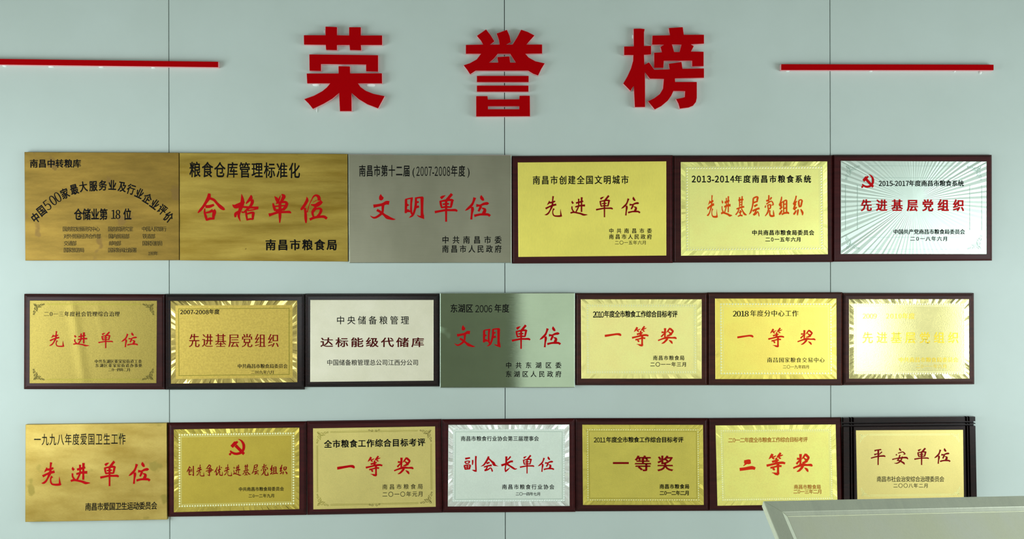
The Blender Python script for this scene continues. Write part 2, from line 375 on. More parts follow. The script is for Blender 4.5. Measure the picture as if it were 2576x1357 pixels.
def poly_out(out, pts, dz=0.0):
    """filled simple polygon (fan through tessellation)"""
    from mathutils.geometry import tessellate_polygon
    t = tessellate_polygon([[Vector((x, y, 0)) for x, y in pts]])
    n = len(out[0]); out[0] += [(x, y, dz) for x, y in pts]; out[1] += [tuple(n + i for i in f) for f in t]

def emblem(out, x0, y0, x1, y1):
    bx0, by0, bx1, by1 = 298, 125, 1402, 1235
    f = lambda p: (x0 + (p[0]-bx0)/(bx1-bx0)*(x1-x0), y0 + (p[1]-by0)/(by1-by0)*(y1-y0))
    for k, pl in enumerate([
        [(405,590),(650,305),(770,300),(850,268),(938,350),(790,520),(640,660),(560,745)],
        [(820,490),(1385,1075),(1260,1220),(680,650)],
        [(890,125),(1050,155),(1200,230),(1320,360),(1390,520),(1400,680),(1370,840),(1290,1000),(1180,1110),(1040,1180),(850,1220),(680,1205),(560,1150),(470,1100),(350,970),(410,890),(520,970),(650,1025),(800,1050),(950,1025),(1080,960),(1170,860),(1210,740),(1210,600),(1180,450),(1110,320),(1010,210)],
        [(378+80*cos(a*pi/8), 1155+80*sin(a*pi/8)) for a in range(16)],
        [(400,1040),(500,1090),(430,1160),(350,1120)]]):
        poly_out(out, [f(p) for p in pl], k * 0.00004)

# ------------------------------------------------------------------ the room
def wall_px(x): return (x - W_PX / 2) * 0.0015

def build_wall():
    w = MB(); w.box((RX0, 0.012, 0), (RX1, 0.14, RZ1))
    root = w.build('wall_back', M['seam']); root['kind'] = 'structure'
    seams = [(-430, -430), (424.2, 427.0), (1268.8, 1271.2), (2088.0, 2090.6), (2935, 2938)]
    xs = []
    for a, b in seams:       # px at the top and the bottom of the frame
        xa, xb = wall_px(a), wall_px(b)
        zt, zb = at(0, 0).z, at(0, H_PX).z
        sl = (xa - xb) / (zt - zb)
        xs.append((xb - sl * zb, sl))
    edges = [(RX0, 0)] + xs + [(RX1, 0)]
    for i in range(len(edges) - 1):
        (a, sa), (b, sb) = edges[i], edges[i+1]
        g = 0.0013; ch = 0.0012
        ga = g if i > 0 else 0; gb = g if i < len(edges) - 2 else 0
        def ring(ins, y):
            return [(a + ga + ins, y, 0), (b - gb - ins, y, 0), (b + sb * RZ1 - gb - ins, y, RZ1), (a + sa * RZ1 + ga + ins, y, RZ1)]
        m = MB()
        V = ring(0, 0.0125) + ring(0, ch) + ring(ch, 0.0)
        F = [(8, 9, 10, 11)]
        for r in (0, 4):
            for k in range(4):
                F.append((r + k, r + (k+1) % 4, r + 4 + (k+1) % 4, r + 4 + k))
        m.add(V, F)
        m.build('panel', M['wall'], root)
build_wall()

def struct(name, a, b, mat):
    m = MB(); m.box(a, b); o = m.build(name, mat); o['kind'] = 'structure'; return o

M['floor'] = surf('grey_tiled_floor', srgb(196, 194, 184), srgb(214, 210, 200), 0.3, 0.0, 3)
M['ceil'] = paint('darkened_ceiling', srgb(84, 88, 74), 0.8)  # unseen ceiling, colour darkened to cut bounce light on the wall top
M['plaster'] = paint('pale_green_plaster', srgb(226, 226, 214), 0.75)
M['door'] = paint('pale_door', srgb(222, 224, 208), 0.5)  # unseen door, colour lightened to raise its reflection in the shiny steel plaque
M['alu'] = paint('window_frame_metal', srgb(190, 196, 196), 0.4, 0.6)
struct('floor', (RX0 - .15, RY0 - .15, -0.1), (RX1 + .15, 0.14, 0), M['floor'])
struct('ceiling', (RX0 - .15, RY0 - .15, RZ1), (RX1 + .15, 0.14, RZ1 + 0.1), M['ceil'])
struct('wall_left', (RX0 - .15, RY0, 0), (RX0, 0.0, RZ1), M['plaster'])
struct('wall_right', (RX1, RY0, 0), (RX1 + .15, 0.0, RZ1), M['plaster'])
struct('wall_front', (RX0, RY0 - .15, 0), (RX1, RY0, RZ1), M['plaster'])
dr = struct('door_1', (-1.0, RY0, 0), (0.0, RY0 + 0.05, 2.3), M['door'])

def window_frame(name, c, ax, w, h):
    """frame round a window opening; ax = 'x' on the side walls, 'y' on the far wall"""
    m = MB(); t = 0.055; d = 0.05
    def bar(u0, u1, z0, z1):
        if ax == 'x':
            s = 1 if c[0] < 0 else -1
            xa, xb = sorted((c[0], c[0] + s * d))
            m.box((xa, c[1] + u0, c[2] + z0), (xb, c[1] + u1, c[2] + z1))
        else:
            m.box((c[0] + u0, c[1], c[2] + z0), (c[0] + u1, c[1] + d, c[2] + z1))
    bar(-w/2 - t, w/2 + t, h/2, h/2 + t); bar(-w/2 - t, w/2 + t, -h/2 - t, -h/2)
    bar(-w/2 - t, -w/2, -h/2, h/2); bar(w/2, w/2 + t, -h/2, h/2)
    o = m.build(name, M['alu']); o['kind'] = 'structure'
window_frame('window_1', WL[:3], 'x', WL[3], WL[4])
window_frame('window_2', WR[:3], 'x', WR[3], WR[4])
window_frame('window_3', WQ[:3], 'x', WQ[3], WQ[4])
window_frame('fill_window', (-2.0, RY0, 1.35), 'y', 1.5, 1.3)  # frame made up to go round the added far-left fill light
window_frame('door_2', (0.60, RY0, 1.11), 'y', 1.06, 2.1)

# ------------------------------------------------------------------ raised red characters and bars
def outline_mesh(name, loops, s, bx, by, d0, d1, mat, parent, org, grow=0.0, bevel=0.0):
    """solid from traced outlines (holes allowed): front at depth d1, back at depth d0"""
    cu = bpy.data.curves.new('o', 'CURVE'); cu.dimensions = '2D'; cu.fill_mode = 'BOTH'
    cu.extrude = (d1 - d0) / 2; cu.offset = grow
    for lp in loops:
        sp = cu.splines.new('POLY'); sp.points.add(len(lp) - 1); sp.use_cyclic_u = True
        for k, (x, y) in enumerate(lp):
            p = at(bx + x / s, by + y / s, d1)
            sp.points[k].co = (p.x, p.z, 0, 1)
    o = bpy.data.objects.new('o', cu); C.objects.link(o)
    dg = bpy.context.evaluated_depsgraph_get()
    m = bpy.data.meshes.new_from_object(o.evaluated_get(dg))
    mid = -(d0 + d1) / 2
    vs = [(v.co.x, mid - v.co.z, v.co.y) for v in m.vertices]
    fs = [tuple(p.vertices) for p in m.polygons]
    bpy.data.objects.remove(o); bpy.data.meshes.remove(m); bpy.data.curves.remove(cu)
    return mesh(name, vs, fs, mat, parent, org)

G1 = [[(128,255),(412,255),(412,142),(560,148),(560,255),(722,258),(722,150),(873,150),(873,258),(1153,258),(1153,380),(875,380),(878,450),(733,446),(728,380),(560,380),(560,448),(420,444),(414,378),(130,375)],
 [(200,507),(1100,518),(1100,730),(945,725),(945,637),(350,630),(350,722),(203,718)],
 [(165,758),(583,758),(583,662),(730,665),(733,757),(1150,755),(1152,885),(835,885),(870,935),(940,985),(1040,1025),(1185,1055),(1100,1213),(960,1160),(850,1095),(750,1010),(752,1250),(602,1250),(590,1008),(500,1085),(390,1150),(245,1220),(190,1150),(133,1095),(260,1050),(370,990),(430,940),(475,885),(172,885)]]
G2 = [[(167,330),(395,325),(365,270),(313,210),(432,127),(490,200),(540,280),(480,325),(610,325),(600,260),(572,180),(705,132),(740,210),(757,290),(690,325),(780,325),(840,230),(893,130),(980,160),(1065,205),(1010,265),(960,325),(1167,325),(1167,440),(945,443),(990,495),(1080,545),(1200,572),(1155,645),(1115,728),(1050,705),(985,665),(295,665),(222,712),(185,655),(140,597),(220,570),(310,520),(368,443),(167,443)],
 [(585,443),(748,443),(825,562),(748,562),(738,480),(580,490),(592,562),(468,562),(530,510)],
 [(312,737),(990,737),(990,815),(312,815)], [(312,865),(988,865),(988,942),(312,942)],
 [(303,1003),(450,1003),(455,1048),(868,1045),(872,998),(1005,998),(1008,1265),(303,1268)], [(457,1133),(868,1133),(868,1175),(457,1175)]]
G3 = [[(172,380),(310,378),(308,127),(400,125),(462,132),(452,180),(453,372),(553,370),(553,490),(452,495),(458,640),(523,605),(600,710),(820,705),(808,625),(985,600),(1000,697),(1305,692),(1305,822),(893,830),(895,885),(1203,885),(1203,1110),(1190,1170),(1150,1220),(1090,1245),(965,1262),(945,1190),(912,1128),(1000,1110),(1035,1100),(1040,1012),(872,1010),(840,1080),(790,1150),(700,1225),(608,1272),(560,1215),(513,1158),(600,1115),(680,1055),(725,980),(738,838),(540,835),(465,738),(468,1238),(325,1240),(310,940),(290,960),(262,1008),(160,905),(220,800),(270,690),(300,580),(303,498),(172,498)],
 [(575,225),(825,220),(808,117),(1003,105),(1018,213),(1305,213),(1305,335),(1115,345),(1160,375),(1120,452),(1300,455),(1300,655),(1140,660),(1140,578),(735,580),(728,680),(600,680),(600,468),(710,462),(690,385),(740,350),(570,350)],
 [(850,347),(988,350),(960,458),(882,458)]]

def dab(root, org, px, py, w, h, d=0.006):
    """a squeezed-out dab of glue on the wall"""
    m = MB(); c = at(px, py, 0); sx = w * 0.0015 / 2; sz = h * 0.0015 / 2
    V = []; n = 8
    for r, y in ((1.0, 0.0), (0.8, -d * 0.7), (0.35, -d)):
        for k in range(n):
            a = k * 2 * pi / n; q = r * (1 + 0.12 * sin(k * 2.3 + px))
            V.append((c.x + cos(a) * sx * q, y, c.z + sin(a) * sz * q))
    F = [tuple(range(16, 24))]
    for r in (0, 8):
        for k in range(n): F.append((r + k, r + (k+1) % n, r + 8 + (k+1) % n, r + 8 + k))
    m.add(V, F); m.build('glue_dab', M['white'], root, org, True)

for loops, s, bx, by, cx, cy, lab, dabs in [
    (G1, 5.22, 740, 40, 866, 280, 'leftmost large raised red character with grass radical on top, beside the left red bar', [(796, 213, 20, 10), (933, 214, 23, 12), (797, 277, 3, 14), (817, 80, 4, 14)]),
    (G2, 5.219, 1140, 50, 1270, 292, 'middle large raised red character with a small box at its foot, over the centre seam', []),
    (G3, 5.654, 1540, 50, 1668, 272, 'rightmost large raised red character with a tree radical on its left', [(1592, 92, 5, 12)])]:
    org = at(cx, cy, 0)
    t = thing('sign_character', lab, 'wall letter', org, 'raised red characters of the heading')
    outline_mesh('face', loops, s, bx, by, 0.0175, 0.021, M['red'], t, org)
    outline_mesh('backing', loops, s, bx, by, 0.0005, 0.0174, M['pink'], t, org, grow=0.0009)
    for a in dabs: dab(t, org, *a)

def bar(lab, tl, tr, br, bl, dabs):
    org = at((bl[0] + br[0]) / 2, (bl[1] + br[1]) / 2, 0)
    t = thing('decorative_bar', lab, 'trim bar', org, 'red bars beside the heading')
    d0, d1 = 0.0005, 0.019
    q = lambda g, dd: [at(tl[0]-g, tl[1]-g, d1) , at(tr[0]+g, tr[1]-g, d1), at(br[0]+g, br[1]+g, d1), at(bl[0]-g, bl[1]+g, d1)]
    for nm, g, a, b, mat in (('backing', 0.5, d0, 0.0155, M['pink']), ('face', 0.0, 0.0156, d1, M['red'])):
        P = q(g, 0); m = MB()
        m.hexa([(p.x, -b, p.z) for p in P], [(p.x, -a, p.z) for p in P])
        m.build(nm, mat, t, org)
    for a in dabs: dab(t, org, *a)
bar('long flat red bar on the left, running out of the picture', (-330, 144.2), (548, 155.4), (548, 168.9), (-330, 158.2), [(12, 166, 12, 6), (129, 168, 16, 6), (255, 169, 14, 5), (386, 170.5, 12, 5)])
bar('long flat red bar on the right of the heading', (1966, 161.6), (2499.6, 162.8), (2499.6, 176.3), (1966, 176), [(1981, 179, 11, 5), (2190, 179, 10, 5), (2401, 180, 6, 5), (2466, 183, 7, 9)])

# ------------------------------------------------------------------ plaques
def bil(q, u, v):
    (x0, y0), (x1, y1), (x2, y2), (x3, y3) = q
    return ((1-u)*(1-v)*x0 + u*(1-v)*x1 + u*v*x2 + (1-u)*v*x3, (1-u)*(1-v)*y0 + u*(1-v)*y1 + u*v*y2 + (1-u)*v*y3)

def qsize(q):
    return ((q[1][0]-q[0][0]+q[2][0]-q[3][0]) / 2, (q[3][1]-q[0][1]+q[2][1]-q[1][1]) / 2)

def inset(q, i):
    w, h = qsize(q); u, v = i / w, i / h
    return [bil(q, u, v), bil(q, 1-u, v), bil(q, 1-u, 1-v), bil(q, u, 1-v)]

PROFILES = {   # (inset px, depth m) from the edge inwards
 'a': [(0, .007), (0.8, .0085), (4.2, .0125), (5.0, .0125), (5.8, .0155), (7.5, .0165)],
 'b': [(0, .009), (1.0, .0105), (3.5, .0155), (4.5, .0165)],
 'c': [(0, .006), (0.8, .008), (2.2, .011), (3.4, .011), (4.2, .013), (5.6, .015), (6.4, .015), (7.4, .0168)],
}
def board(q, prof, mat, root, org, name='wooden_board'):
    pr = PROFILES[prof]
    rings = [[Vector((p.x, -0.0006, p.z)) for p in (at(x, y, pr[0][1]) for x, y in inset(q, 0))]]
    for i, d in pr:
        rings.append([at(x, y, d) for x, y in inset(q, i)])
    V = [p for r in rings for p in r]; F = []
    for r in range(len(rings) - 1):
        for k in range(4):
            F.append((4*r + k, 4*r + 4 + k, 4*r + 4 + (k+1) % 4, 4*r + (k+1) % 4))
    n = 4 * (len(rings) - 1)
    F.append((n, n + 3, n + 2, n + 1)); F.append((0, 1, 2, 3))
    return mesh(name, V, F, mat, root, org), pr[-1][1]

def plate(q, d0, d1, kind, mat, root, org, seed, rimmat=None, wave=None, amp=1.0):
    """metal sheet; returns depth function of its face"""
    rnd = random.Random(seed)
    w, h = qsize(q)
    th = d1
    V = []; F = []
    def quad_ring(i0, da, i1, db):
        n = len(V)
        for i, d in ((i0, da), (i1, db)): V.extend(at(x, y, d) for x, y in inset(q, i))
        for k in range(4): F.append((n + k, n + 4 + k, n + 4 + (k+1) % 4, n + (k+1) % 4))
    e = 0.55
    n = len(V)
    V.extend([Vector((p.x, -d0, p.z)) for p in (at(x, y, d1) for x, y in q)])
    V.extend(at(x, y, d1 - 0.0007) for x, y in q)
    for k in range(4): F.append((n + k, n + 4 + k, n + 4 + (k+1) % 4, n + (k+1) % 4))
    quad_ring(0, d1 - 0.0007, e, d1)
    inner = inset(q, e)
    if kind in ('flat', 'wave'):
        nx, ny = (56, 36) if kind == 'wave' else (1, 1)
        n = len(V)
        for j in range(ny + 1):
            for i in range(nx + 1):
                u, v = i / nx, j / ny
                dd = wave(u, v) if wave else 0
                x, y = bil(inner, u, v)
                V.append(at(x, y, d1 + dd))
        for j in range(ny):
            for i in range(nx):
                a = n + j * (nx + 1) + i
                F.append((a, a + nx + 1, a + nx + 2, a + 1))
        po = mesh('metal_plate', V, F, mat, root, org, False)
    elif kind == 'ray':
        rw = 11.5
        po = mesh('metal_plate', V + [at(x, y, d1 + 0.0004) for x, y in inset(q, rw)], F + [(len(V), len(V)+3, len(V)+2, len(V)+1)], mat, root, org)
        # mitred rim cut into facets along rays from the centre
        inn = inset(q, rw); FV = []; FF = []
        cx, cy = bil(q, .5, .5)
        for k in range(4):
            a0, a1 = inner[k], inner[(k+1) % 4]; b0, b1 = inn[k], inn[(k+1) % 4]
            L = math.hypot(a1[0]-a0[0], a1[1]-a0[1])
            t = 0.0; ts = [0.0]
            while True:
                t += rnd.uniform(5.0, 11.0) / L
                if t > 1 - 5 / L: break
                ts.append(t)
            ts.append(1.0)
            # lean the cuts so that they fan out from the centre
            fan = lambda t: (t - 0.5)
            for m_ in range(len(ts) - 1):
                ta, tb = ts[m_], ts[m_+1]
                tc, td = ta, tb
                oa = (a0[0] + (a1[0]-a0[0]) * ta, a0[1] + (a1[1]-a0[1]) * ta)
                ob = (a0[0] + (a1[0]-a0[0]) * tb, a0[1] + (a1[1]-a0[1]) * tb)
                # inner points shifted outward along the side: slanted streaks
                la = min(1, max(0, ta - (0.012 * fan(ta) if 0 < ta < 1 else 0)))
                lb = min(1, max(0, tb - (0.012 * fan(tb) if 0 < tb < 1 else 0)))
                ia = (b0[0] + (b1[0]-b0[0]) * la, b0[1] + (b1[1]-b0[1]) * la)
                ib = (b0[0] + (b1[0]-b0[0]) * lb, b0[1] + (b1[1]-b0[1]) * lb)
                tg = rnd.uniform(-1, 1) * 0.0007 * amp * math.hypot(ob[0]-oa[0], ob[1]-oa[1]) / 9
                td_ = (rnd.uniform(.1, .9) if m_ % 2 else -rnd.uniform(.1, .7)) * 0.0009 * amp
                n = len(FV)
                base = d1 + 0.0004
                FV += [at(*oa, base - 0.0004 + td_ + tg), at(*ob, base - 0.0004 + td_ - tg), at(*ib, base + 0.0004 - tg * .6), at(*ia, base + 0.0004 + tg * .6)]
                FF.append((n, n + 3, n + 2, n + 1))
        mesh('bevelled_rim', FV, FF, rimmat or mat, po, org)
        return d1 + 0.0004, po
    elif kind == 'burst':
        # sheet pressed into ridges radiating from the centre
        cx, cy = bil(inner, .503, .425)
        N_ = 168
        tot = 2 * (w + h)
        angs = sorted([(k + rnd.uniform(-.28, .28)) * 2 * pi / N_ for k in range(N_)])
        def hit(a):
            dx, dy = cos(a), sin(a); best = 1e9
            for k in range(4):
                p, r = inner[k], inner[(k+1) % 4]
                ex, ey = r[0]-p[0], r[1]-p[1]; den = dx * ey - dy * ex
                if abs(den) < 1e-9: continue
                t = ((p[0]-cx) * ey - (p[1]-cy) * ex) / den; s_ = ((p[0]-cx) * dy - (p[1]-cy) * dx) / den
                if t > 0 and -1e-6 <= s_ <= 1 + 1e-6: best = min(best, t)
            return best
        cor = [math.atan2(p[1]-cy, p[0]-cx) % (2*pi) for p in inner]
        angs = sorted(set(angs + cor))
        n = len(V); V.append(at(cx, cy, d1 + 0.001))
        for j, a in enumerate(angs):
            t = hit(a); hh = (rnd.uniform(0.35, 1.0) if j % 2 else -rnd.uniform(.3, 1.0)) * 0.000020 * t / 12
            V.append(at(cx + cos(a) * t * .5, cy + sin(a) * t * .5, d1 + 0.001 + hh * .5))
            V.append(at(cx + cos(a) * t, cy + sin(a) * t, d1 + 0.001 + hh))
        m_ = len(angs)
        for j in range(m_):
            a, b = n + 1 + 2*j, n + 1 + 2*((j+1) % m_)
            F.append((n, b, a)); F.append((a, b, b + 1, a + 1))
        po = mesh('metal_plate', V, F, mat, root, org)
        return d1 + 0.0016, po
    return d1, po

def lay(out, d, name, mat, root, org, label=None, fn=None):
    """writing and line work lying on a plate, lifted 0.4 mm off it; large characters are parts of their own"""
    if not out[0]: return
    big = len(out) > 2 and min(s for _, _, s in out[2]) >= 17
    cuts = [(v, f) for v, f, _ in out[2]] if big else [(0, 0)]
    cuts.append((len(out[0]), len(out[1])))
    for (v0, f0), (v1, f1) in zip(cuts, cuts[1:]):
        V = [at(p[0], p[1], d + (p[2] if len(p) > 2 else 0) + (fn(p[0], p[1]) if fn else 0)) for p in out[0][v0:v1]]
        F = []
        for f in out[1][f0:f1]:
            f = [i - v0 for i in f]
            p, q, r = V[f[0]], V[f[1]], V[f[2]]
            F.append(f if (q - p).cross(r - p).y < 0 else f[::-1])
        o = mesh(name.replace('lettering', 'character') if big else name, V, F, mat, root, org)
        if not big: o['kind'] = 'stuff'
        if label: o['label'] = label

def rib(out, pts, w):
    """thin ribbon along px points"""
    n0 = len(out[0]); m = len(pts)
    for i, (x, y) in enumerate(pts):
        a = pts[max(0, i-1)]; b = pts[min(m-1, i+1)]
        dx, dy = b[0]-a[0], b[1]-a[1]; l = math.hypot(dx, dy) or 1
        ww = w(i / (m - 1)) if callable(w) else w
        out[0] += [(x - dy/l*ww/2, y + dx/l*ww/2), (x + dy/l*ww/2, y - dx/l*ww/2)]
    for i in range(m - 1):
        a = n0 + 2*i; out[1].append((a, a + 2, a + 3, a + 1))

def rect_line(out, q, i, w):
    r = inset(q, i); s = inset(q, i + w); n = len(out[0])
    out[0] += r + s
    for k in range(4): out[1].append((n + k, n + (k+1) % 4, n + 4 + (k+1) % 4, n + 4 + k))

def beading(q, i, d, step, size, mat, root, org, kind='diamond'):
    m = MB(); r = inset(q, i)
    for k in range(4):
        a, b = r[k], r[(k+1) % 4]; L = math.hypot(b[0]-a[0], b[1]-a[1]); n = max(4, round(L / step))
        for j in range(n):
            t = j / n; x = a[0] + (b[0]-a[0]) * t; y = a[1] + (b[1]-a[1]) * t
            s = size / 2
            if kind == 'diamond': pts = [(x, y-s), (x+s, y), (x, y+s), (x-s, y)]
            elif kind == 'slash': pts = [(x-s, y+s*.5), (x-s*.2, y-s), (x+s, y-s*.5), (x+s*.2, y+s)]
            else: pts = [(x-s, y-s), (x+s, y-s), (x+s, y+s), (x-s, y+s)]
            base = [at(px, py, d + 0.0001) for px, py in pts]; mid = [at(x + (px-x)*.5, y + (py-y)*.5, d + 0.0004) for px, py in pts]
            m.add(base + mid, [(4,7,6,5)] + [(e, 4+e, 4+(e+1) % 4, (e+1) % 4) for e in range(4)])
    o = m.build('beading', mat, root, org); o['kind'] = 'stuff'

def spiral(out, cx, cy, r, a0, turns, w, hand=1):
    pts = []
    n = max(8, int(12 * turns))
    for k in range(n + 1):
        t = k / n; a = a0 + hand * t * turns * 2 * pi; rr = r * (1 - 0.8 * t)
        pts.append((cx + cos(a) * rr, cy + sin(a) * rr))
    rib(out, pts, lambda t: w * (1 - .3 * t))

def corner_scroll(out, x, y, fx, fy, s, w):
    """scrolled leaf ornament; x,y the outer corner, fx,fy point inwards"""
    P = lambda u, v: (x + fx * u * s, y + fy * v * s)
    h = fx * fy
    for (u, v, r, a, t, hd) in [(.62, .12, .10, 2.8, 1.2, 1), (.36, .20, .13, 0.5, 1.3, -1), (.12, .62, .10, 4.6, 1.2, -1), (.20, .36, .12, 1.2, 1.3, 1), (.14, .14, .11, 3.9, 1.1, 1), (.80, .07, .07, 2.0, 1.2, 1), (.07, .80, .07, 5.6, 1.2, -1)]:
        c = P(u, v)
        aa = math.atan2(fy * sin(a), fx * cos(a))
        spiral(out, c[0], c[1], r * s, aa, t, w, hd * h)
    for (u0, v0, u1, v1) in [(.04, .04, .30, .30), (.30, .30, .52, .30), (.30, .30, .30, .52), (.50, .22, .60, .30), (.22, .50, .30, .60)]:
        a, b = P(u0, v0), P(u1, v1)
        rib(out, [a, ((a[0]+b[0])/2 + w*.5, (a[1]+b[1])/2 - w*.5), b], lambda t: w * (0.5 + 2.2 * t * (1 - t) * 2))

def gold(name, c, rough=.36, var=.10, seed=0, scale=9, grain=.25, gscale=520, metal=.8, gcol=.05, **k):
    a = tuple(x * (1 - var) for x in c); b = tuple(min(1, x * (1 + var)) for x in c)
    return surf(name, a, b, rough, metal, scale, seed=seed, grain=grain, gscale=gscale, gcol=gcol, **k)

ROW = ['top row', 'middle row', 'bottom row']
HL, AL, IL, DL = 'heading_lettering', 'award_lettering', 'issuer_lettering', 'date_lettering'

def T(*runs):
    out = [[], []]
    for r in runs: run(out, *r[0], **r[1]) if isinstance(r[0], tuple) else run(out, *r)
    return out
def B(*items, fat=1.0):
    out = [[], []]
    for it in items: brush(out, *it, fat=fat)
    return out

def plaque(lab, q_out, q_plate, prof, wood_m, kind, pmat, texts, seed=1, group=None, cat='plaque', decor=None, wave=None, amp=1.0, rimmat=None, bevel=False):
    org = at(*bil(q_out, .5, 1.0), 0); org.y = 0
    t = thing('award_plaque', lab, cat, org, group)
    if prof == 'tray':
        V = []; F = []
        d1 = 0.0165
        face = None
        m = MB()
        P = [at(x, y, d1) for x, y in q_out]
        lo = [Vector((p.x, -0.0005, p.z)) for p in P]
        # folded edge: sides of the tray, slightly behind the face sheet
        V = lo + [Vector((p.x, -d1 + 0.0008, p.z)) for p in P]
        F = [(k, 4 + k, 4 + (k+1) % 4, (k+1) % 4) for k in range(4)] + [(0, 1, 2, 3)]
        mesh('folded_edge', V, F, rimmat or pmat, t, org)
        if bevel:
            o4 = [at(x, y, d1 - .0005) for x, y in inset(q_out, -.2)]; i4 = [at(x, y, d1 + .0012) for x, y in inset(q_out, 0.9)]
            j4 = [at(x, y, d1 - .0002) for x, y in inset(q_out, 1.5)]
            mesh('polished_edge', o4 + i4 + j4, [(r + k, r + 4 + k, r + 4 + (k+1) % 4, r + (k+1) % 4) for r in (0, 4) for k in range(4)], M['chrome'], t, org)
        d, po = plate(q_out, d1 - 0.0008, d1, kind, pmat, t, org, seed, wave=wave)
    elif prof == 'grooved':
        d = grooved_board(q_out, t, org, wood_m)
        d, po = plate(q_plate, d + 0.0001, d + 0.0012, kind, pmat, t, org, seed, wave=wave)
    else:
        _, d = board(q_out, prof, wood_m, t, org)
        d, po = plate(q_plate, d + 0.0001, d + 0.0013, kind, pmat, t, org, seed, wave=wave, amp=amp, rimmat=rimmat)
    if decor: decor(q_plate or q_out, d, po, org, pmat)
    fn = None
    if wave:
        qq = inset(q_plate or q_out, .55); qw, qh = qsize(qq)
        fn = lambda x, y: wave(min(1, max(0, (x - qq[0][0]) / qw)), min(1, max(0, (y - qq[0][1]) / qh)))
    off = 0.00035 + (0.0002 if wave else 0)
    for nm, out, mat, *l in texts:
        lay(out, d + off, nm, M[mat], po, org, l[0] if l else None, fn)
    return t

def grooved_board(q, root, org, mat):
    w, h = qsize(q)
    top, base, gd = .022, .006, .008
    # groove bands in px from each edge
    def prof(L):
        return [(0, base), (0.01, top), (14.5, top), (15.2, gd), (18.2, gd), (18.9, top), (20.8, top), (21.6, gd), (25.4, gd), (26.2, top),
                (L-26.2, top), (L-25.4, gd), (L-21.6, gd), (L-20.8, top), (L-18.9, top), (L-18.2, gd), (L-15.2, gd), (L-14.5, top), (L-.01, top), (L, base)]
    def profy(L):
        return [(0, base), (0.01, top), (11.5, top), (12.2, gd), (15.2, gd), (15.9, top), (18.4, top), (19.1, gd), (22.6, gd), (23.3, top),
                (L-23.3, top), (L-22.6, gd), (L-19.1, gd), (L-18.4, top), (L-15.9, top), (L-15.2, gd), (L-12.2, gd), (L-11.5, top), (L-.01, top), (L, base)]
    px, py = prof(w), profy(h)
    V = []; F = []
    for b, db in py:
        for a, da in px:
            x, y = bil(q, a / w, b / h)
            dd = min(da, db)
            p = at(x, y, top)            # straight grooves: same line at every depth
            V.append(Vector((p.x, -dd, p.z)))
    n = len(px)
    for j in range(len(py) - 1):
        for i in range(n - 1):
            a = j * n + i; F.append((a, a + n, a + n + 1, a + 1))
    mesh('wooden_board', V, F, mat, root, org)
    return top

def deco_bead(step=7.2, size=5.6, ins=16.5, kind='diamond', lm='line_light', l1=12.5, l2=20.0, bmat=None):
    def f(q, d, t, org, pm):
        out = [[], []]; rect_line(out, q, l1, 0.9); rect_line(out, q, l2, 0.9)
        lay(out, d + .0002, 'border_line', M[lm], t, org)
        if kind: beading(q, ins, d, step, size, bmat or M['bead_gold'], t, org, kind)
    return f

def deco_scroll(s, lm, inset_px, w=1.1, lw=.8, gap=2.2, corners=(0, 1, 2, 3), sides=(0, 1, 2, 3), lm2=None, start=None, mids=False):
    def f(q, d, t, org, pm):
        a = [[], []]; r = inset(q, inset_px)
        sg = [(1, 1), (-1, 1), (-1, -1), (1, -1)]
        for k in corners: corner_scroll(a, r[k][0], r[k][1], sg[k][0], sg[k][1], s, w)
        if mids:
            for k in (0, 2):
                c = ((r[k][0]+r[(k+1)%4][0])/2, (r[k][1]+r[(k+1)%4][1])/2)
                for e in (-1, 1):
                    spiral(a, c[0]+e*5, c[1], 3.2, 0 if e > 0 else pi, 1.2, .9, e); spiral(a, c[0]+e*12, c[1]-1, 2.6, 0, 1.2, .8, -e)
        lay(a, d + .0003, 'corner_scroll', M[lm], t, org)
        b = [[], []]
        st = (start or s) * .98
        for k in sides:
            p, e = r[k], r[(k+1) % 4]; L = math.hypot(e[0]-p[0], e[1]-p[1])
            ux, uy = (e[0]-p[0])/L, (e[1]-p[1])/L
            for o in (1, 1 + gap):
                nx, ny = -uy * o, ux * o
                rib(b, [(p[0]+ux*st+nx, p[1]+uy*st+ny), (e[0]-ux*st+nx, e[1]-uy*st+ny)], lw)
        lay(b, d + .0003, 'border_line', M[lm2 or lm], t, org)
    return f

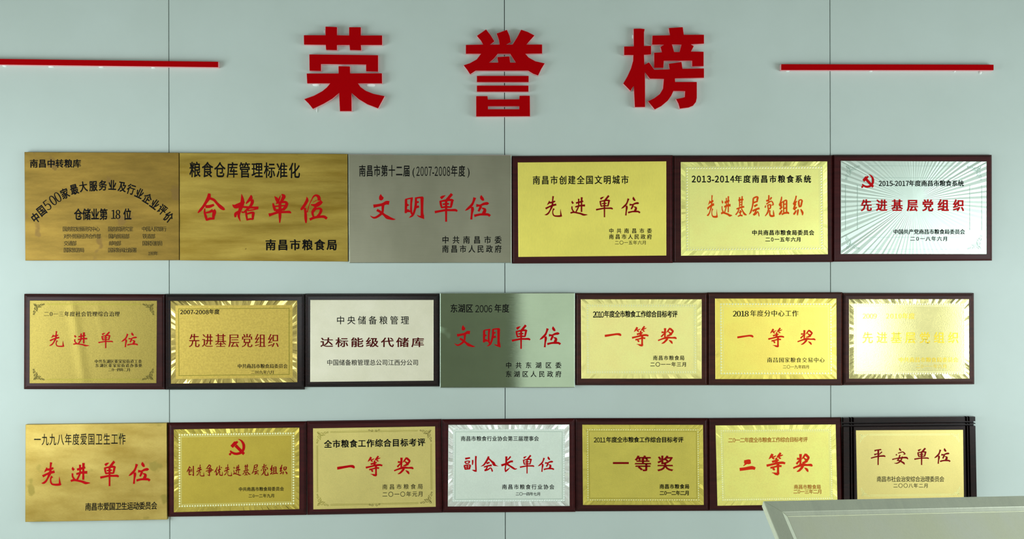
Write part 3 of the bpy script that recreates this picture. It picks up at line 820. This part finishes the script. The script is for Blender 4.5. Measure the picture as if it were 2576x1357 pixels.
# ---- top row --------------------------------------------------------------
def A1():
    p = surf('tarnished_brass', srgb(124, 104, 44), srgb(156, 132, 62), .5, .75, 14, (.35, 1, 1.6), 1.3, grain=.18, gscale=420, gstretch=(.25, 1, 2), gcol=.06, lo=.3, hi=.7,
             spots=[(srgb(124, 96, 44), 10, .62), (srgb(196, 184, 120), 46, .77)])
    arc = [[], []]
    for ch, zx, zy, a, ww in [('中',180,808,36,1),('国',248,728,38,1),('5',312,664,36,0),('0',377,610,34,0),('0',431,572,30,0),('家',512,533,24,1),('最',618,485,15,1),('大',722,455,9,1),('服',835,447,3,1),('务',943,440,0,1),('业',1052,438,-2,1),('及',1165,455,-9,1),('行',1265,485,-17,1),('业',1360,532,-25,1),('企',1450,590,-31,1),('业',1533,655,-36,1),('评',1620,715,-39,1),('价',1690,800,-37,1)]:
        rot_char(arc, ch, 50 + zx/4.524, 370 + zy/4.524, 21 if ww else 25, 27.5 if ww else 36, a, 'b' if ww else 's')
    sub = T(*[(s, a, b, y, 13, 12) for s, a, b, y in [
        ('国务院发展研究中心',157.6,251,576.7),('对外贸易经济合作部',160,253.8,595),('交通部',160.5,192.6,612.7),('国家旅游局',160,212,629.7),
        ('国务院研究室',271.7,334.7,576.7),('国内贸易部',272.8,325.6,595),('邮电部',273.7,304.6,612.7),('国家新闻出版署',271.7,344,629.7),
        ('中国人民银行',356.6,418.7,576.7),('铁道部',358.4,390.4,595),('国家民航局',358,409,612.7)]])
    plaque('tarnished brown brass plaque with an arched black heading, leftmost of the top row', [(61.5,382.8),(449.4,384.6),(450.4,655),(63.7,656)], None, 'tray', None, 'flat', p, [
        (HL, T(('南昌中转粮库', 75.4, 203, 412, 22, 21, None, 'b')), 'ink'),
        ('arched_lettering', arc, 'ink', 'black writing set along an arch'),
        (AL, T(('仓储业第',187,270,540,30,21,None,'b'),('18',279,303,540,31,24,None,'sb'),('位',310.4,330.3,540,30,21,None,'b')), 'ink'),
        (IL, sub, 'ink_faint', 'worn small writing in three columns'), (DL, T(('1993年',372.3,397.5,638,11,10)), 'ink_faint')],
        group='unframed brass plaques', rimmat=p)
A1()

def A2():
    p = surf('banded_brass', srgb(140, 118, 40), srgb(186, 166, 78), .42, .85, 7, (.45, 1, 3.2), 4.1, grain=.16, gscale=420, gstretch=(.25, 1, 2), gcol=.05, lo=.3, hi=.7, rvar=.05,
             spots=[(srgb(120, 96, 40), 40, .76)])
    wv = lambda u, v: 0.0007 * sin(v * 17 + sin(u * 3) * 1.1) * min(1, 8*v, 8*(1-v))
    plaque('brass plaque with wavy light and dark bands and four red characters, in the top row', [(451.6,384.8),(873.6,387.7),(874.6,658.4),(452.4,655.4)], None, 'tray', None, 'wave', p, [
        (HL, T(('粮食仓库管理标准化',477.1,753.9,427.5,41,29,430,'m')), 'ink'),
        (AL, B(('合',497,486.3,566.2,557.6),('格',583.6,487.7,650.7,558.3),('单2',674.8,488.4,732,561.8),('位2',755.8,490.5,823,561.8)), 'ink_red', 'red brush writing'),
        (IL, T(('南昌市粮食局',668.3,847.4,617,28.5,27,None,'b')), 'ink')], group='unframed brass plaques', wave=wv)
A2()

STEEL = dict(grain=.10, gscale=260, gstretch=(.06, 1, 5), gcol=.03)
def A3():
    p = surf('brushed_steel', srgb(142, 148, 128), srgb(160, 166, 146), .38, .9, 3, (1, 1, .5), 2.2, **STEEL)
    plaque('grey brushed steel plaque between a brass plaque and a wooden frame, top row', [(876.6,388.6),(1286.2,390.6),(1287,662.2),(878.3,662.2)], None, 'tray', None, 'flat', p, [
        (HL, T(('南昌市第十二届',903.4,1030.9,430.5,30.5,17.5,None,'m'),('(',1038,1043,431.5,27,22),('2007-2008',1046.8,1133,431.5,31,17.5,None,'r'),('年度',1135,1169.5,431,30,17,None,'m'),(')',1176,1181,431.5,27,22)), 'ink'),
        (AL, B(('文',931.2,488.7,995.2,553.9),('明',1018.2,494.9,1067.2,552),('单',1093.1,486.2,1150.8,558.3),('位',1170,491.2,1233.4,552.7)), 'ink_red', 'red brush writing'),
        (IL, T(('中共南昌市委',1112.4,1261.3,604.1,20,18,None,'m'),('南昌市人民政府',1112.4,1261.3,627,20,17.5,None,'m')), 'ink')], group='unframed steel plaques', rimmat=M['alu'], bevel=True)
A3()

def A4():
    p = gold('satin_yellow_gold', srgb(224, 214, 104), .42, .05, 3, 5, .12, 300, gstretch=(4, 1, .3))
    wv = lambda u, v: 0.0005 * (sin(u * 9 + 1) * .5 + sin(u * 17 + v * 2) * .25) * min(1, 8*u, 8*(1-u))
    plaque('framed plain satin yellow plaque, fourth of the top row, right of the steel plaque', [(1288,392.8),(1692.4,390.8),(1692.6,662),(1288.2,663.5)], [(1302.7,408.8),(1676,405.9),(1676,643.4),(1304.3,647)], 'b', M['wood_red'], 'wave', p, [
        (HL, T(('南昌市创建全国文明城市',1340.4,1581.1,454,23,19.5,452.7,'m')), 'ink'),
        (AL, B(('先',1369.8,493.3,1413.4,546.3),('进',1434.5,496,1478.5,544),('单',1499,491,1541.8,547),('位',1562.8,495.2,1610.3,542.5),fat=.86), 'ink_dred', 'dark red brush writing'),
        (IL, T(('中共南昌市委',1532.2,1639.6,581.3,13.3,12.5,None,'m'),('南昌市人民政府',1532.2,1639.6,596.1,13.3,12.5,None,'m')), 'ink'),
        (DL, T(('二〇一五年六月',1546.8,1625.9,611,11)), 'ink')], group='wood framed plaques', wave=wv)
A4()

def A5():
    p = gold('pale_gold', srgb(240, 228, 132), .36, .04, 5, 8, .2, 480, metal=.68)
    plaque('framed pale gold plaque with faceted rim and slim orange characters, top row', [(1693.9,391.7),(2094.5,391),(2095,659.7),(1694.1,661.3)], [(1712.7,407.7),(2081,406),(2082.6,640.3),(1713.6,644)], 'b', M['wood'], 'ray', p, [
        (HL, T(('2013-2014',1739.9,1847.9,451,21.5,20,None,'b'),('年度南昌市粮食系统',1849,2039.8,451,20,18.5,None,'b')), 'ink'),
        (AL, B(('先',1777.8,491,1805.2,548.2),('进',1813.7,493.4,1842.2,546),('基',1849.8,493.4,1878.8,546),('层',1884,494.5,1911.4,545.5),('党',1923.3,490.6,1948.5,547),('组',1958.7,494.5,1985,541.8),('织',1994,492.2,2020.4,543)), 'ink_orange', 'slim orange brush writing'),
        (IL, T(('中共南昌市粮食局委员会',1892,2047.8,585.9,13.8,13.3,None,'b')), 'ink'),
        (DL, T(('二0一五年六月',1925.6,2015,603,12.5,12.5,None,'b')), 'ink')], 5, 'wood framed plaques', decor=deco_bead(7, 5, 15.5))
A5()

def A6():
    p = gold('bright_silver', srgb(214, 226, 218), .36, .02, 6, 5, .04, 300, metal=.95, gcol=0)
    em = [[], []]; emblem(em, 2166.8, 438.5, 2199.3, 473.3)
    plaque('framed silver plaque with rays spreading from its centre and a red emblem, top right', [(2095.8,390),(2494.7,390),(2495.4,656),(2095.8,659)], [(2115.4,404.7),(2482,406.4),(2482,640),(2115.4,639.6)], 'b', M['wood_red'], 'burst', p, [
        ('emblem', em, 'ink_red', 'red hammer and sickle'),
        (HL, T(('2015-2017',2210.7,2286.8,462,17,15.5,None,'m'),('年度南昌市粮食系统',2287.4,2424.5,461.8,15.8,15,None,'m')), 'ink'),
        (AL, T(('先进基层党组织',2166.4,2425,517.4,31,28.5,None,'b')), 'ink_red', 'bold red writing'),
        (IL, T(('中国共产党南昌市粮食局委员会',2248,2427.3,583.6,13.3,12.6,None,'m')), 'ink'),
        (DL, T(('二0一八年六月',2290.6,2383.9,601.2,12.4,12.4,None,'m')), 'ink')], 6, 'wood framed plaques', decor=deco_scroll(44, 'line_pale', 11, w=1.2, lw=.9, gap=30, start=50))
A6()

# ---- middle row -----------------------------------------------------------
def B1():
    p = gold('mottled_gold', srgb(222, 204, 104), .4, .10, 7, 260, .25, 420, gcol=.05)
    def wv(u, v):
        f = 0
        for c, s, a in ((.33 + .10*v, .04, .0011), (.53 + .10*v, .03, .0004), (.13, .05, .0002)):
            f += a * math.exp(-((u - c) / s) ** 2) * (1 if a > .001 else max(0, 1 - v * 1.3))
        return f * min(1, 9*v + .3, 9*(1-v) + .3)
    plaque('framed mottled gold plaque with vertical crease and scrolled corners, leftmost of middle row', [(61,740),(414.6,741),(414.6,980.5),(60.3,979.7)], [(74.9,756.4),(394.6,756.8),(393.2,964.8),(74.3,965.2)], 'a', M['wood'], 'wave', p, [
        (HL, T(('二0一三年度社会管理综合治理',110.7,300.7,790.7,13.8,13.3,None,'s')), 'ink'),
        (AL, B(('先',123.2,833.4,160.8,873.6),('进',183.7,836.4,225.1,872.6),('单',247,834.8,283.8,876.6),('位',305,836.8,346.5,874.2),fat=.9), 'ink_red', 'red brush writing'),
        (IL, T(('中共东湖区董家窑街道工委',238,356.4,910,10.2,9.6,None,'s'),('东湖区董家窑街道办事处',240,357.4,920.4,10.2,9.6,None,'s')), 'ink'),
        (DL, T(('二0一四年二月',272.8,327.6,931,9.5,9,None,'s')), 'ink')], 7, 'wood framed plaques', wave=wv,
        decor=lambda q, d, t, o, pm: deco_scroll(34, 'line_dark', 7.5, w=1.25, lw=.75, gap=2.0, sides=(0, 2), lm2='line')(q, d + .0012, t, o, pm))
B1()

def B2():
    p = gold('deep_gold', srgb(206, 184, 88), .4, .10, 8, 150, .25, 420, gcol=.05)
    rm = gold('polished_gold_rim', srgb(222, 204, 120), .14, .04, 8, 20, 0.02, 100)
    plaque('framed deep gold plaque with bright faceted rim and no beading, second of the middle row', [(415.4,740.2),(766.2,740.2),(766.2,980.7),(415.8,981)], [(429.3,757.4),(747.2,756.4),(747.6,962.4),(430.3,966)], 'c', M['wood_black'], 'ray', p, [
        (HL, T(('2007-2008',452.8,525.4,785.8,13.8,15,None,'x'),('年度',526.4,551.8,785,13.4,13,None,'x')), 'ink'),
        (AL, T(('先进基层党组织',475.6,700.9,858,37,28.5,None,'s')), 'ink_dred', 'dark red printed writing'),
        (IL, T(('中共南昌市粮食局委员会',598,723.3,922,11.8,11.2,None,'sb')), 'ink'),
        (DL, T(('二00九年六月',631.8,689.5,937.3,10.3,9.8,None,'s')), 'ink')], 8, 'wood framed plaques', decor=deco_bead(kind=None, l1=19.2, l2=19.8, lm='line'), rimmat=rm, amp=1.5)
B2()

def B3():
    p = surf('matte_pewter', srgb(204, 206, 176), srgb(216, 218, 192), .5, .7, 5, (1, 1, 1), 9, grain=.2, gscale=400, gcol=.03)
    plaque('black framed plain matte silver plaque with maroon characters, third of the middle row', [(767.7,739.4),(1105,739),(1105.2,973),(766.9,974.6)], [(780.8,754.9),(1090.5,754.9),(1090.5,958.4),(780.4,961.7)], 'c', M['wood_black'], 'flat', p, [
        (HL, T(('中央储备粮管理',846.8,1028.4,806.6,22.5,21.5,None,'r')), 'ink'),
        (AL, T(('达标能级代储库',806.8,1066,862.3,25.5,33,None,'m')), 'ink_maroon', 'wide maroon writing'),
        (IL, T(('中国储备粮管理总公司江西分公司',822.4,1052.3,912.9,15.8,15.2,None,'r')), 'ink')], 9, 'wood framed plaques')
B3()

def B4():
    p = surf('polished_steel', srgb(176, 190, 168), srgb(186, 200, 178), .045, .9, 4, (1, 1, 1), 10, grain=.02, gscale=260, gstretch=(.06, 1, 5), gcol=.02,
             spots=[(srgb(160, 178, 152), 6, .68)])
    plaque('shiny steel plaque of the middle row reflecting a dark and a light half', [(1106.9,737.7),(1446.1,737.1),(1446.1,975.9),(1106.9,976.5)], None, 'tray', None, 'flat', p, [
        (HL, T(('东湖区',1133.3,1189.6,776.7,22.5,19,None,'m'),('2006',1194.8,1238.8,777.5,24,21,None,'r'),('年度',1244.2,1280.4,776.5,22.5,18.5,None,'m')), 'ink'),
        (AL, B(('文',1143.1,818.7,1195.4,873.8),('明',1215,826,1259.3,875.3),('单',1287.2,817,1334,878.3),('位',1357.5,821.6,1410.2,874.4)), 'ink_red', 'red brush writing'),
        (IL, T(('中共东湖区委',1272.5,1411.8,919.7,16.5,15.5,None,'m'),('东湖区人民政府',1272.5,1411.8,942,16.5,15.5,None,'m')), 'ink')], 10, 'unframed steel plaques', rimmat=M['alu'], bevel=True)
B4()

def B5():
    p = gold('light_gold', srgb(236, 226, 136), .36, .04, 11, 8, .2, 460)
    plaque('framed light gold plaque with beaded border, directly right of the shiny steel plaque', [(1447.8,738),(1779.4,737.5),(1779.8,969.9),(1447.8,969.9)], [(1461.6,753.2),(1765,753.2),(1765,953.6),(1462.6,953.4)], 'b', M['wood_brown'], 'ray', p, [
        (HL, T(('2010',1491.3,1519.7,792,20,16,None,'m'),('年度全市粮食工作综合目标考评',1520.4,1704,791,17.5,13.6,None,'b')), 'ink'),
        (AL, B(('一',1521,839,1562.8,849),('等',1589.4,820.2,1631.8,872.2),('奖',1654.8,825,1702,867.2)), 'ink_vermilion', 'orange red brush writing'),
        (IL, T(('南昌市粮食局',1643,1721.6,901.3,12.5,12,None,'m')), 'ink'), (DL, T(('二〇一一年三月',1636,1727,917.6,12.5,12,None,'m')), 'ink')], 11, 'wood framed plaques', decor=deco_bead(6.1, 5, 16.5))
B5()

def B6():
    p = gold('lemon_gold', srgb(246, 232, 104), .34, .04, 12, 10, .2, 460)
    plaque('framed lemon gold plaque with beaded border, directly left of the glaring faded plaque', [(1780.6,736.5),(2119.2,736),(2119.2,970.3),(1780.6,969.9)], [(1799,751.4),(2104,751.4),(2105,954.5),(1799.9,954.5)], 'b', M['wood_brown'], 'ray', p, [
        (HL, T(('2018',1843.2,1883.8,790,19,20,None,'sb'),('年度分中心工作',1887.6,2008.3,789.2,17.5,16.5,None,'s')), 'ink'),
        (AL, B(('一',1854.5,843,1895.3,852.6),('等',1932.3,824.6,1972.9,874.5),('奖',2005.9,830,2051.5,869.7),fat=.92), 'ink_vermilion', 'orange red brush writing'),
        (IL, T(('南昌国家粮食交易中心',1930.2,2074,906.6,13.8,13.2,None,'s')), 'ink'), (DL, T(('二〇一九年四月',1969.6,2036,923.7,9.6,9.4,None,'r')), 'ink')], 12, 'wood framed plaques', decor=deco_bead(7.2, 5.6, 14.5))
B6()

def B7():
    p = gold('mirror_gold', srgb(250, 244, 158), .16, .03, 13, 20, .10, 260, metal=.95)
    plaque('framed glaring gold plaque with faded yellow writing, rightmost of the middle row', [(2120,737.5),(2449.7,737.8),(2451,967.4),(2120,969.9)], [(2136,752.8),(2437.8,752.8),(2438.8,953.6),(2136.4,953.6)], 'c', M['wood_brown'], 'ray', p, [
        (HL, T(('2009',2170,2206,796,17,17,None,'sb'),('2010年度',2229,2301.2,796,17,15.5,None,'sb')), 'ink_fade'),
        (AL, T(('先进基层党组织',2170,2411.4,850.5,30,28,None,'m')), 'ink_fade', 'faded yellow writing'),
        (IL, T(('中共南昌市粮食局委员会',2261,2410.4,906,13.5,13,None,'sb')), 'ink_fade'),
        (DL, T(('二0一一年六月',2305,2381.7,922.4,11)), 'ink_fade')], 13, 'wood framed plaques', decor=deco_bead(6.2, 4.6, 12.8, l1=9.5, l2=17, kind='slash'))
B7()

# ---- bottom row -----------------------------------------------------------
def C1():
    p = surf('scratched_brass', srgb(168, 144, 62), srgb(204, 184, 98), .4, .85, 10, (.5, 1, 1.2), 14, grain=.2, gscale=420, gstretch=(.3, 1, 2), gcol=.07, lo=.3, hi=.7, rvar=.05,
             spots=[(srgb(158, 138, 66), 9, .60), (srgb(232, 226, 190), 60, .8)])
    plaque('unframed scratched brass plaque with four red characters, leftmost of the bottom row', [(64.3,1069),(419,1065),(420,1308),(63.5,1314)], None, 'tray', None, 'flat', p, [
        (HL, T(('一九九八年度爱国卫生工作',85.8,315.6,1107.3,31,18,1105.5,'r')), 'ink'),
        (AL, B(('先',104,1163.4,152.9,1222.7),('进',177.3,1165,227,1219.7),('单',251.6,1159.9,298.7,1224),('位',323.6,1162.8,377.3,1218.2),fat=1.05), 'ink_red', 'red brush writing'),
        (IL, T(('南昌市爱国卫生运动委员会',214.7,394.8,1276.5,20.5,15.6,1273,'m',.05)), 'ink')], 14, 'unframed brass plaques')
C1()

def C2():
    p = gold('olive_gold', srgb(198, 182, 76), .42, .05, 15, 10, .3, 420)
    rm = gold('olive_gold_rim', srgb(214, 200, 96), .2, .04, 15, 20, .02, 200)
    em = [[], []]; emblem(em, 575.7, 1104.7, 616.9, 1146.5)
    z = lambda a, b: (410 + a/5.026, 410 + b/5.026)
    seq = [('创',298,393,615,750),('先',418,522,600,752),('争',538,638,600,750),('优',648,755,610,745),('先',768,872,597,748),('进',885,992,602,745),('基',1003,1108,595,740),('层',1118,1210,600,735),('党',1235,1335,590,745),('组',1350,1452,605,728),('织',1470,1570,603,728)]
    items = [(c, 410 + a/5.026, 1050 + y0/5.026, 410 + b/5.026, 1050 + y1/5.026) for c, a, b, y0, y1 in seq]
    plaque('framed olive gold plaque with a red hammer and sickle, second of the bottom row', [(422.5,1064.3),(770.7,1061),(771,1296.3),(423.5,1301)], [(437.3,1080.8),(752.8,1076.3),(752.8,1281.8),(437.3,1289.8)], 'a', M['wood_red'], 'ray', p, [
        ('emblem', em, 'ink_red', 'red hammer and sickle'),
        (AL, B(*items, fat=.92), 'ink_dred', 'small dark red brush writing'),
        (IL, T(('中共南昌市粮食局委员会',600.6,713.8,1231.8,10.8,10.2,1230.8,'m')), 'ink'),
        (DL, T(('二0一二年九月',625.3,690.5,1248.9,10,9.6,1248,'m')), 'ink')], 15, 'wood framed plaques', decor=deco_bead(6.5, 4, 14.5, kind='square', l1=10.5, l2=18.5), rimmat=rm, amp=1.3)
C2()

def C3():
    p = gold('sage_gold', srgb(204, 196, 118), .42, .06, 16, 6, .25, 420)
    plaque('framed greenish gold plaque with scroll corners and bold heading, third of the bottom row', [(771.9,1060.2),(1110.3,1055.2),(1113.6,1290.6),(773,1296.3)], [(787.6,1078.2),(1094.3,1073.3),(1096,1276),(788.2,1282.6)], 'c', M['wood_red'], 'flat', p, [
        (HL, T(('全市粮食工作综合目标考评',815.9,1069,1118.4,20.5,20,1113.6,'b')), 'ink'),
        (AL, B(('一',847.7,1171,892.3,1183),('等',919.6,1147,962.3,1199.2),('奖',990.8,1151,1040,1195.7)), 'ink_red', 'red brush writing'),
        (IL, T(('南昌市粮食局',962,1063.5,1226,14,13.5,1224.8,'r')), 'ink'), (DL, T(('二〇一〇年元月',962,1064.4,1245,14,13.5,1243.6,'r')), 'ink')], 16, 'wood framed plaques',
        decor=lambda q, d, t, o, pm: (deco_scroll(36, 'line_dark', 8, w=1.0, lw=.7, gap=2.6, corners=(1, 2), sides=(0, 1, 2, 3), lm2='line', mids=True)(q, d, t, o, pm), deco_scroll(36, 'line', 8, w=1.0, lw=.5, gap=2.6, corners=(0, 3), sides=())(q, d, t, o, pm)))
C3()

def C4():
    p = gold('pale_silver', srgb(206, 222, 208), .4, .03, 17, 8, .15, 420, metal=.85)
    rm = gold('polished_silver_rim', srgb(220, 228, 220), .16, .03, 17, 20, .02, 200)
    plaque('framed pale silver plaque with beaded border and five red characters, bottom row middle', [(1111.7,1055.9),(1446.4,1053.2),(1448,1288.7),(1114.2,1290.3)], [(1128.2,1069.3),(1432,1068.6),(1432.8,1274),(1126.6,1275.3)], 'a', M['wood_red'], 'ray', p, [
        (HL, T(('南昌市粮食行业协会第三届理事会',1159.4,1355.2,1104.4,13.2,12.6,None,'m')), 'ink'),
        (AL, B(('副',1166.1,1147.5,1200.2,1189.7),('会',1208.6,1148.5,1253.3,1188.3),('长',1260,1147.9,1300.8,1189),('单',1307.5,1145,1343.9,1192.2),('位',1353.3,1149,1393.7,1188),fat=.95), 'ink_red', 'red brush writing'),
        (IL, T(('南昌市粮食行业协会',1263.3,1394,1226,13.2,12.6,None,'m')), 'ink'), (DL, T(('二〇一四年七月',1297.4,1359.6,1243.7,9.4,9.2,None,'m')), 'ink')], 17, 'wood framed plaques', decor=deco_bead(6, 4.8, 13.5, lm='line_pale', l1=10.5, l2=17.5, bmat=M['bead_silver']), rimmat=rm, amp=1.2)
C4()

def C5():
    p = gold('green_gold', srgb(206, 200, 92), .4, .05, 18, 12, .25, 420)
    plaque('framed greenish gold plaque with thick block characters, fifth of the bottom row', [(1446.9,1053.2),(1781.4,1052.7),(1785,1286),(1448.6,1287.4)], [(1465,1069),(1768.4,1069.5),(1770.3,1271.5),(1466.6,1271.5)], 'a', M['wood'], 'ray', p, [
        (HL, T(('2011',1493.4,1524,1107.8,16,15.5,None,'m'),('年度全市粮食工作综合目标考评',1525,1719,1107.3,14.8,14,None,'b')), 'ink'),
        (AL, T(('一',1542,1581.5,1167,41,41,None,'x'),('等',1597.9,1637,1167.6,41,41,None,'x'),('奖',1655,1692,1167.6,41,40,None,'x')), 'ink_dred', 'thick red block writing'),
        (IL, T(('南昌市粮食局',1659.6,1733.9,1225,12.3,11.8,None,'b')), 'ink'), (DL, T(('二0一二年二月',1659.6,1733.9,1241.4,12.3,11.8,None,'b')), 'ink')], 18, 'wood framed plaques', decor=deco_bead(6, 3.6, 12.5, l1=9.5, l2=16.5, kind='slash', lm='line'))
C5()

def C6():
    p = gold('glossy_gold', srgb(240, 222, 128), .32, .04, 19, 10, .12, 300, metal=.62)
    plaque('framed glossy gold plaque with orange small writing, behind the steel board corner', [(1782,1053),(2116.4,1051),(2121,1284.5),(1782.6,1286)], [(1800,1070.9),(2102.2,1068.4),(2107,1269),(1804.9,1273.4)], 'b', M['wood'], 'ray', p, [
        (HL, T(('二0一二年度全市粮食工作综合目标考评',1832,2031.7,1108.6,13.4,12.4,1106.6,'m')), 'ink_brown', 'orange brown writing'),
        (AL, B(('二',1858.3,1158.4,1900.7,1187.2),('等',1927.9,1138.9,1975.8,1196.4),('奖',1995,1141.8,2043.8,1190),fat=1.12), 'ink_vermilion', 'orange red brush writing'),
        (IL, T(('南昌市粮食局',1997.4,2064.9,1226,12,11.4,None,'m')), 'ink_brown'), (DL, T(('二0一三年二月',1996,2067.4,1238,12,11.4,None,'m')), 'ink_brown')], 19, 'wood framed plaques', decor=deco_bead(5.6, 4, 14, kind='slash', l1=10.5, l2=17.5))
C6()

def C7():
    p = gold('cream_gold', srgb(238, 230, 146), .44, .03, 20, 8, .15, 420)
    plaque('cream gold plaque on a dark board with crossing grooves, rightmost of the bottom row', [(2121.8,1051.8),(2453.4,1049.1),(2458,1287.5),(2123.5,1291)], [(2153.3,1083.1),(2422.8,1081.9),(2425,1256.4),(2156.8,1259.6)], 'grooved', M['wood_black'], 'flat', p, [
        (AL, B(('平',2190.4,1130.5,2227.4,1171.2),('安',2244.4,1127.8,2284.5,1170.8),('单',2300,1127.3,2336.7,1170.8),('位',2350.5,1128.2,2390.6,1167.6),fat=.95), 'ink_dred', 'dark red brush writing'),
        (IL, T(('南昌市社会治安综合治理委员会',2205.8,2375.2,1206.4,15.2,12.6,None,'r')), 'ink'), (DL, T(('二〇〇八年二月',2247.4,2335,1222.8,12,11.5,None,'r')), 'ink')], 20, 'wood framed plaques',
        decor=deco_scroll(26, 'line_light', 9, w=.9, lw=1.0, gap=3, sides=(0, 2), start=24))
C7()

# ------------------------------------------------------------------ slanted steel board in front
def lectern():
    steel = surf('brushed_stainless', srgb(212, 216, 202), srgb(222, 226, 210), .36, .6, 6, (6, .6, 1), 30, grain=.12, gscale=260, gstretch=(4, .15, 1), gcol=.04)
    panelm = surf('dusty_steel_sheet', srgb(226, 230, 196), srgb(238, 240, 208), .45, .45, 3, (3, .6, 1), 31, grain=.12, gscale=240, gstretch=(4, .15, 1), gcol=.03)
    TL = atd(1920, 1261, 2.20); TR = atd(2624, 1246.5, 2.262)
    e = (TR - TL).normalized()
    s0 = Vector((0.0, -0.85, -0.527)); sd = (s0 - e * s0.dot(e)).normalized()
    n = e.cross(sd)
    if n.z < 0: n = -n
    Wd = (TR - TL).length; Ln = 0.46
    P = lambda u, v, h=0: TL + e * u + sd * v + n * h
    cen = P(Wd / 2, Ln * .62); org = Vector((cen.x, cen.y, 0))
    t = thing('display_stand', 'slanted brushed steel display board at the lower right, in front of the plaques', 'display stand', org)
    b = 0.036; lip = 0.0095; dp = 0.0045
    # frame: four mitred bars with a bevelled inner lip
    o_ = [(0, 0), (Wd, 0), (Wd, Ln), (0, Ln)]
    def ins(i): return [(i, i), (Wd - i, i), (Wd - i, Ln - i), (i, Ln - i)]
    g = 0.0008
    for k in range(4):
        k2 = (k + 1) % 4
        rings = [(0, -0.018), (0, -0.0012), (0.0012, 0), (b - .0012, 0), (b, -0.0008), (b + lip * .85, -dp), (b + lip, -dp)]
        V = []
        for i, h in rings:
            r = ins(i)
            a, c = r[k], r[k2]
            dx, dy = (c[0]-a[0]), (c[1]-a[1]); L = math.hypot(dx, dy); dx /= L; dy /= L
            V += [P(a[0] + dx * g, a[1] + dy * g, h), P(c[0] - dx * g, c[1] - dy * g, h)]
        i0 = len(rings)
        F = [(2*i, 2*i + 1, 2*i + 3, 2*i + 2) for i in range(i0 - 1)]
        r = ins(b + lip); V += [P(*r[k], -0.018), P(*r[k2], -0.018)]
        m = len(V)
        F += [(m-4, m-3, m-1, m-2), (m-2, m-1, 1, 0), tuple(range(0, m, 2)), tuple(range(m - 1, 0, -2))]
        mesh('frame_bar', V, F, steel, t, org)
    r = ins(b + lip - .001)
    m = MB(); m.hexa([P(*p, -dp - .003) for p in r], [P(*p, -dp - .0008) for p in r])
    m.build('sheet', panelm, t, org)
    r = ins(.01)
    m = MB(); m.hexa([P(*p, -.021) for p in r], [P(*p, -.0182) for p in r]); m.build('back_sheet', steel, t, org)
    # posts down to the floor
    for u in (Wd * .2, Wd * .8):
        top = P(u, Ln * .5, -.0215); q = 0.02
        v = MB(); zs = [P(u, Ln * .5, -.0215) + Vector((a, bb, 0)) for a, bb in ((-q,-q),(q,-q),(q,q),(-q,q))]
        hi = []
        for c in zs:      # cut to the slant of the board
            dz = -(n.x * (c.x - top.x) + n.y * (c.y - top.y)) / n.z
            hi.append((c.x, c.y, top.z + dz))
        v.hexa([(c.x, c.y, 0.01) for c in zs], hi)
        v.build('post', steel, t, org)
        f = MB(); f.box((top.x - .12, top.y - .16, 0), (top.x + .12, top.y + .16, .0099)); f.build('base_plate', steel, t, org)
lectern()
